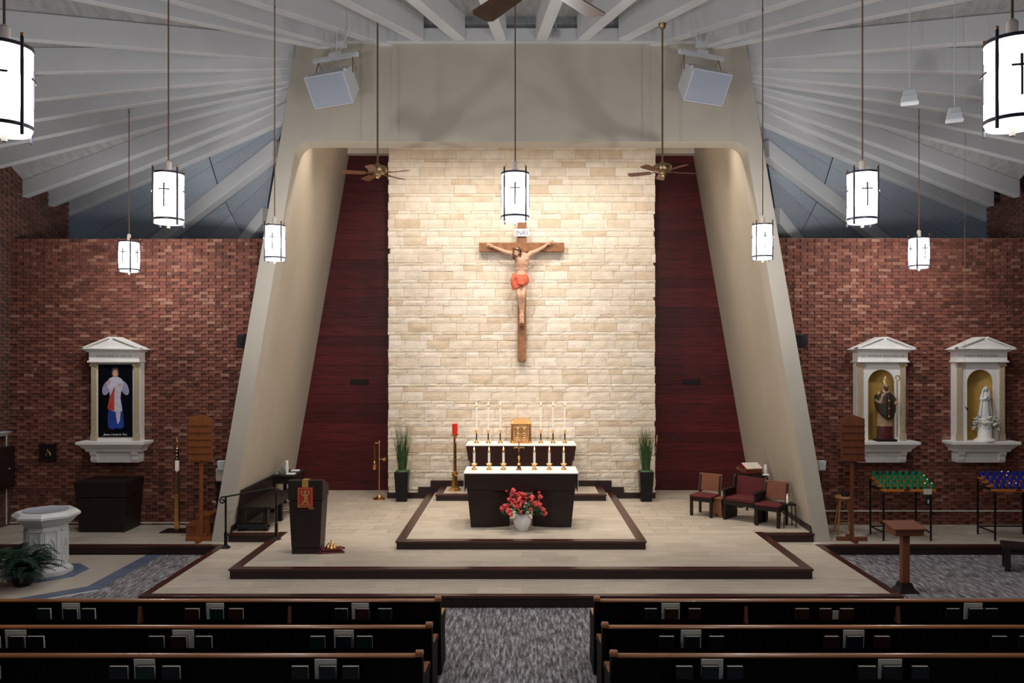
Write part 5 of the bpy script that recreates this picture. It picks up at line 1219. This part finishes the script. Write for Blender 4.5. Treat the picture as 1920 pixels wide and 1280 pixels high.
# cantor stand and bench on the right carpet
t = thing('cantor_stand', 'brown wooden lectern on a post on the right carpet', 'lectern', (5.76, 11.96, 0), R(4))
MB().frus((-.16, .16, -.14, .14), (-.10, .10, -.09, .09), 0, .07).frus((-.10, .10, -.09, .09), (-.075, .075, -.07, .07), .07, .14).build('foot', 'darkwood', t); MB().prism([(-.055, -.045), (.055, -.045), (.065, .0), (.055, .045), (-.055, .045), (-.065, 0)], 'z', .1, .88).build('post', 'chairwood', t)
MB().prism([(-.14, .86), (-.15, .95), (.17, 1.01), (.15, .86)], 'x', -.22, .22).build('desk', 'boardred', t, bevel=.006); MB().prism([(-.17, .945), (-.17, .97), (.18, 1.035), (.18, 1.01)], 'x', -.25, .25).build('desk_top', 'boardred', t, bevel=.006)
t = thing('low_bench', 'dark low wooden bench at the right picture edge', 'bench', (8.05, 13.25, 0), R(-25))
MB().box(-.05, 1.6, -.22, .22, .36, .42).build('seat', 'darkwood', t, bevel=.006)
for x in (.02, 1.5):
    for y in (-.17, .17): MB().box(x-.04, x+.04, y-.04, y+.04, 0, .36).build('leg', 'darkwood', t)
MB().box(0, 1.55, -.16, .16, .30, .36).build('apron', 'darkwood', t)

# ------------------------------------------------------------------ pews and hymnals
ROWS = [(8.74, 'front'), (7.89, 'second'), (7.14, 'third')]
BK = [  # per row: list of (u0, u1, colour, pale?) grouped per rack, left to right
 [[(75, 100, 'green'), (118, 151, 'pale'), (124, 150, 'navy'), (157, 183, 'navy')], [(350, 377, 'maroon'), (388, 421, 'pale'), (397, 422, 'green'), (432, 459, 'maroon')], [(629, 654, 'navy'), (660, 692, 'pale'), (668, 694, 'maroon'), (710, 736, 'navy')],
  [(1207, 1231, 'navy'), (1240, 1274, 'pale'), (1245, 1270, 'maroon'), (1289, 1313, 'maroon')], [(1488, 1515, 'maroon'), (1533, 1557, 'maroon'), (1558, 1571, 'low'), (1571, 1598, 'maroon')], [(1770, 1796, 'dark'), (1806, 1840, 'pale'), (1812, 1840, 'dark'), (1842, 1867, 'dark')]],
 [[(-22, 6, 'dark'), (12, 51, 'pale'), (22, 52, 'dark'), (56, 88, 'dark')], [(282, 312, 'dark'), (325, 365, 'pale'), (324, 354, 'maroon'), (370, 401, 'dark')], [(584, 612, 'green'), (627, 664, 'pale'), (632, 661, 'navy'), (670, 700, 'green')],
  [(1234, 1263, 'dark'), (1276, 1314, 'pale'), (1281, 1310, 'navy'), (1327, 1356, 'dark')], [(1542, 1570, 'maroon'), (1580, 1619, 'pale'), (1584, 1614, 'navy'), (1635, 1665, 'maroon')], [(1854, 1884, 'dark'), (1905, 1935, 'navy')]],
 [[(-28, 6, 'navy')], [(210, 245, 'navy'), (253, 292, 'pale'), (260, 295, 'green'), (308, 342, 'navy')], [(549, 581, 'dark'), (591, 632, 'pale'), (601, 632, 'navy'), (644, 675, 'dark')],
  [(1265, 1297, 'dark'), (1314, 1355, 'pale'), (1314, 1345, 'navy'), (1360, 1391, 'navy')], [(1604, 1639, 'dark'), (1645, 1689, 'pale'), (1651, 1686, 'dark'), (1704, 1736, 'navy')]]]
BRK = [[262, 543, 1399, 1684], [], []]
def pew(row, s):
    Y, rn = ROWS[row]; side = 'left' if s < 0 else 'right'
    xe = -.88 if s < 0 else .80; xo = s*7.4
    t = thing('pew', '%s dark wooden pew on the %s of the aisle' % (rn, side), 'pew', (0, Y, 0), group='wooden pews')
    a, b_ = sorted((xe, xo)); lean = .10
    MB().prism([(.0, .84), (.03, .84), (.03+lean, .06), (lean, .06)], 'x', a+.02, b_-.02).build('back_panel', 'pew', t)
    m_ = MB(); prof = [(.036*math.cos(q)+.012, .85+.020*math.sin(q)) for q in [2*math.pi*i/12 for i in range(12)]]
    m_.prism(prof, 'x', a+.05, b_-.05).build('top_rail', 'rail', t, 50)
    MB().box(a+.03, b_-.03, .1, .52, .41, .45).build('seat', 'pew', t, bevel=.01)
    end = [(.09, 0), (.03, .3), (-.035, .84), (-.03, .88), (-.012, .895), (.02, .898), (.05, .88), (.065, .84), (.10, .66), (.42, .63), (.50, .60), (.53, .54), (.50, .30), (.56, .05), (.56, 0)]
    for x in (xe, xo):
        e = MB().prism(end, 'x', *sorted((x, x+s*.06))).build('end_panel', 'pew', t, bevel=.012)
        MB().prism([(-.035, .85), (-.03, .885), (-.012, .90), (.02, .903), (.05, .885), (.062, .85), (.02, .855)], 'x', *sorted((x-s*.004, x+s*.066))).build('end_cap', 'rail', e, bevel=.008)
        MB().prism([(.10, .655), (.42, .625), (.50, .595), (.53, .54), (.545, .545), (.51, .61), (.42, .642), (.10, .672)], 'x', *sorted((x-s*.004, x+s*.066))).build('armrest_cap', 'rail', e)
    for x in [xe+s*q for q in (2.2, 4.4)]: MB().box(x-.03, x+.03, .1, .5, 0, .41).build('seat_support', 'pew', t)
    for u in BRK[row]:
        x = (u-CX)*(Y-.03)/F
        if x*s > 0: MB().prism([(-.055, .62), (-.03, .80), (-.015, .80), (.03, .62)], 'x', x-.016, x+.016).build('rack_bracket', 'chairwood', t)
    racks = [r for r in BK[row] if (r[0][0]-CX)*s > 0]
    if s < 0: racks = racks[::-1]
    for ri, r in enumerate(racks):
        yb = Y-.03; x0 = (min(q[0] for q in r)-8-CX)*yb/F; x1 = (max(q[1] for q in r)+8-CX)*yb/F
        MB().box(x0, x1, -.085, -.075, .55, .675).box(x0, x1, -.085, .06, .545, .555).box(x0, x0+.012, -.085, .03, .55, .66).box(x1-.012, x1, -.085, .03, .55, .66).build('book_rack', 'pew', t)
        rl = ['rack nearest the aisle', 'second rack from the aisle', 'third rack from the aisle'][ri]
        n = 0
        for q in r:
            X0, X1 = [(v-CX)*yb/F for v in q[:2]]; w_ = X1-X0; xc = (X0+X1)/2
            if q[2] in ('pale', 'low'):
                h = .285 if q[2] == 'pale' else .20
                k = MB().box(-w_/2, w_/2, 0, .008, 0, h).box(-w_/2+.003, w_/2-.003, .008, .010, .003, h-.003).build('missalette', 'paper', loc=(xc, Y-.028, .558)); k.rotation_euler.x = R(5.5)
                tag(k, 'pale paper booklet in the %s of the %s %s pew' % (rl, rn, side), 'booklet', 'pale booklets in the pews')
            else:
                pos = ['leftmost', 'middle', 'rightmost'][min(n, 2)] if len(r) > 2 else ['left', 'right'][n]; n += 1
                k = thing('hymnal', '%s %s hymnal in the %s of the %s %s pew' % (pos, q[2] if q[2] != 'dark' else 'black', rl, rn, side), 'book', (xc, Y-.072, .558), group='hymnals in the pews')
                k.rotation_euler.x = R(5.5); m2 = 'bk_'+q[2]; h = .235
                MB().box(-w_/2, w_/2, 0, .003, 0, h).build('cover', m2, k); MB().box(-w_/2, w_/2, .033, .036, 0, h).build('cover', m2, k)
                MB().box(-w_/2, -w_/2+.004, 0, .036, 0, h).build('spine', m2, k); MB().box(-w_/2+.004, w_/2-.004, .003, .033, .003, h-.006).build('pages', 'page', k)
for row in range(3):
    for s in (-1, 1): pew(row, s)
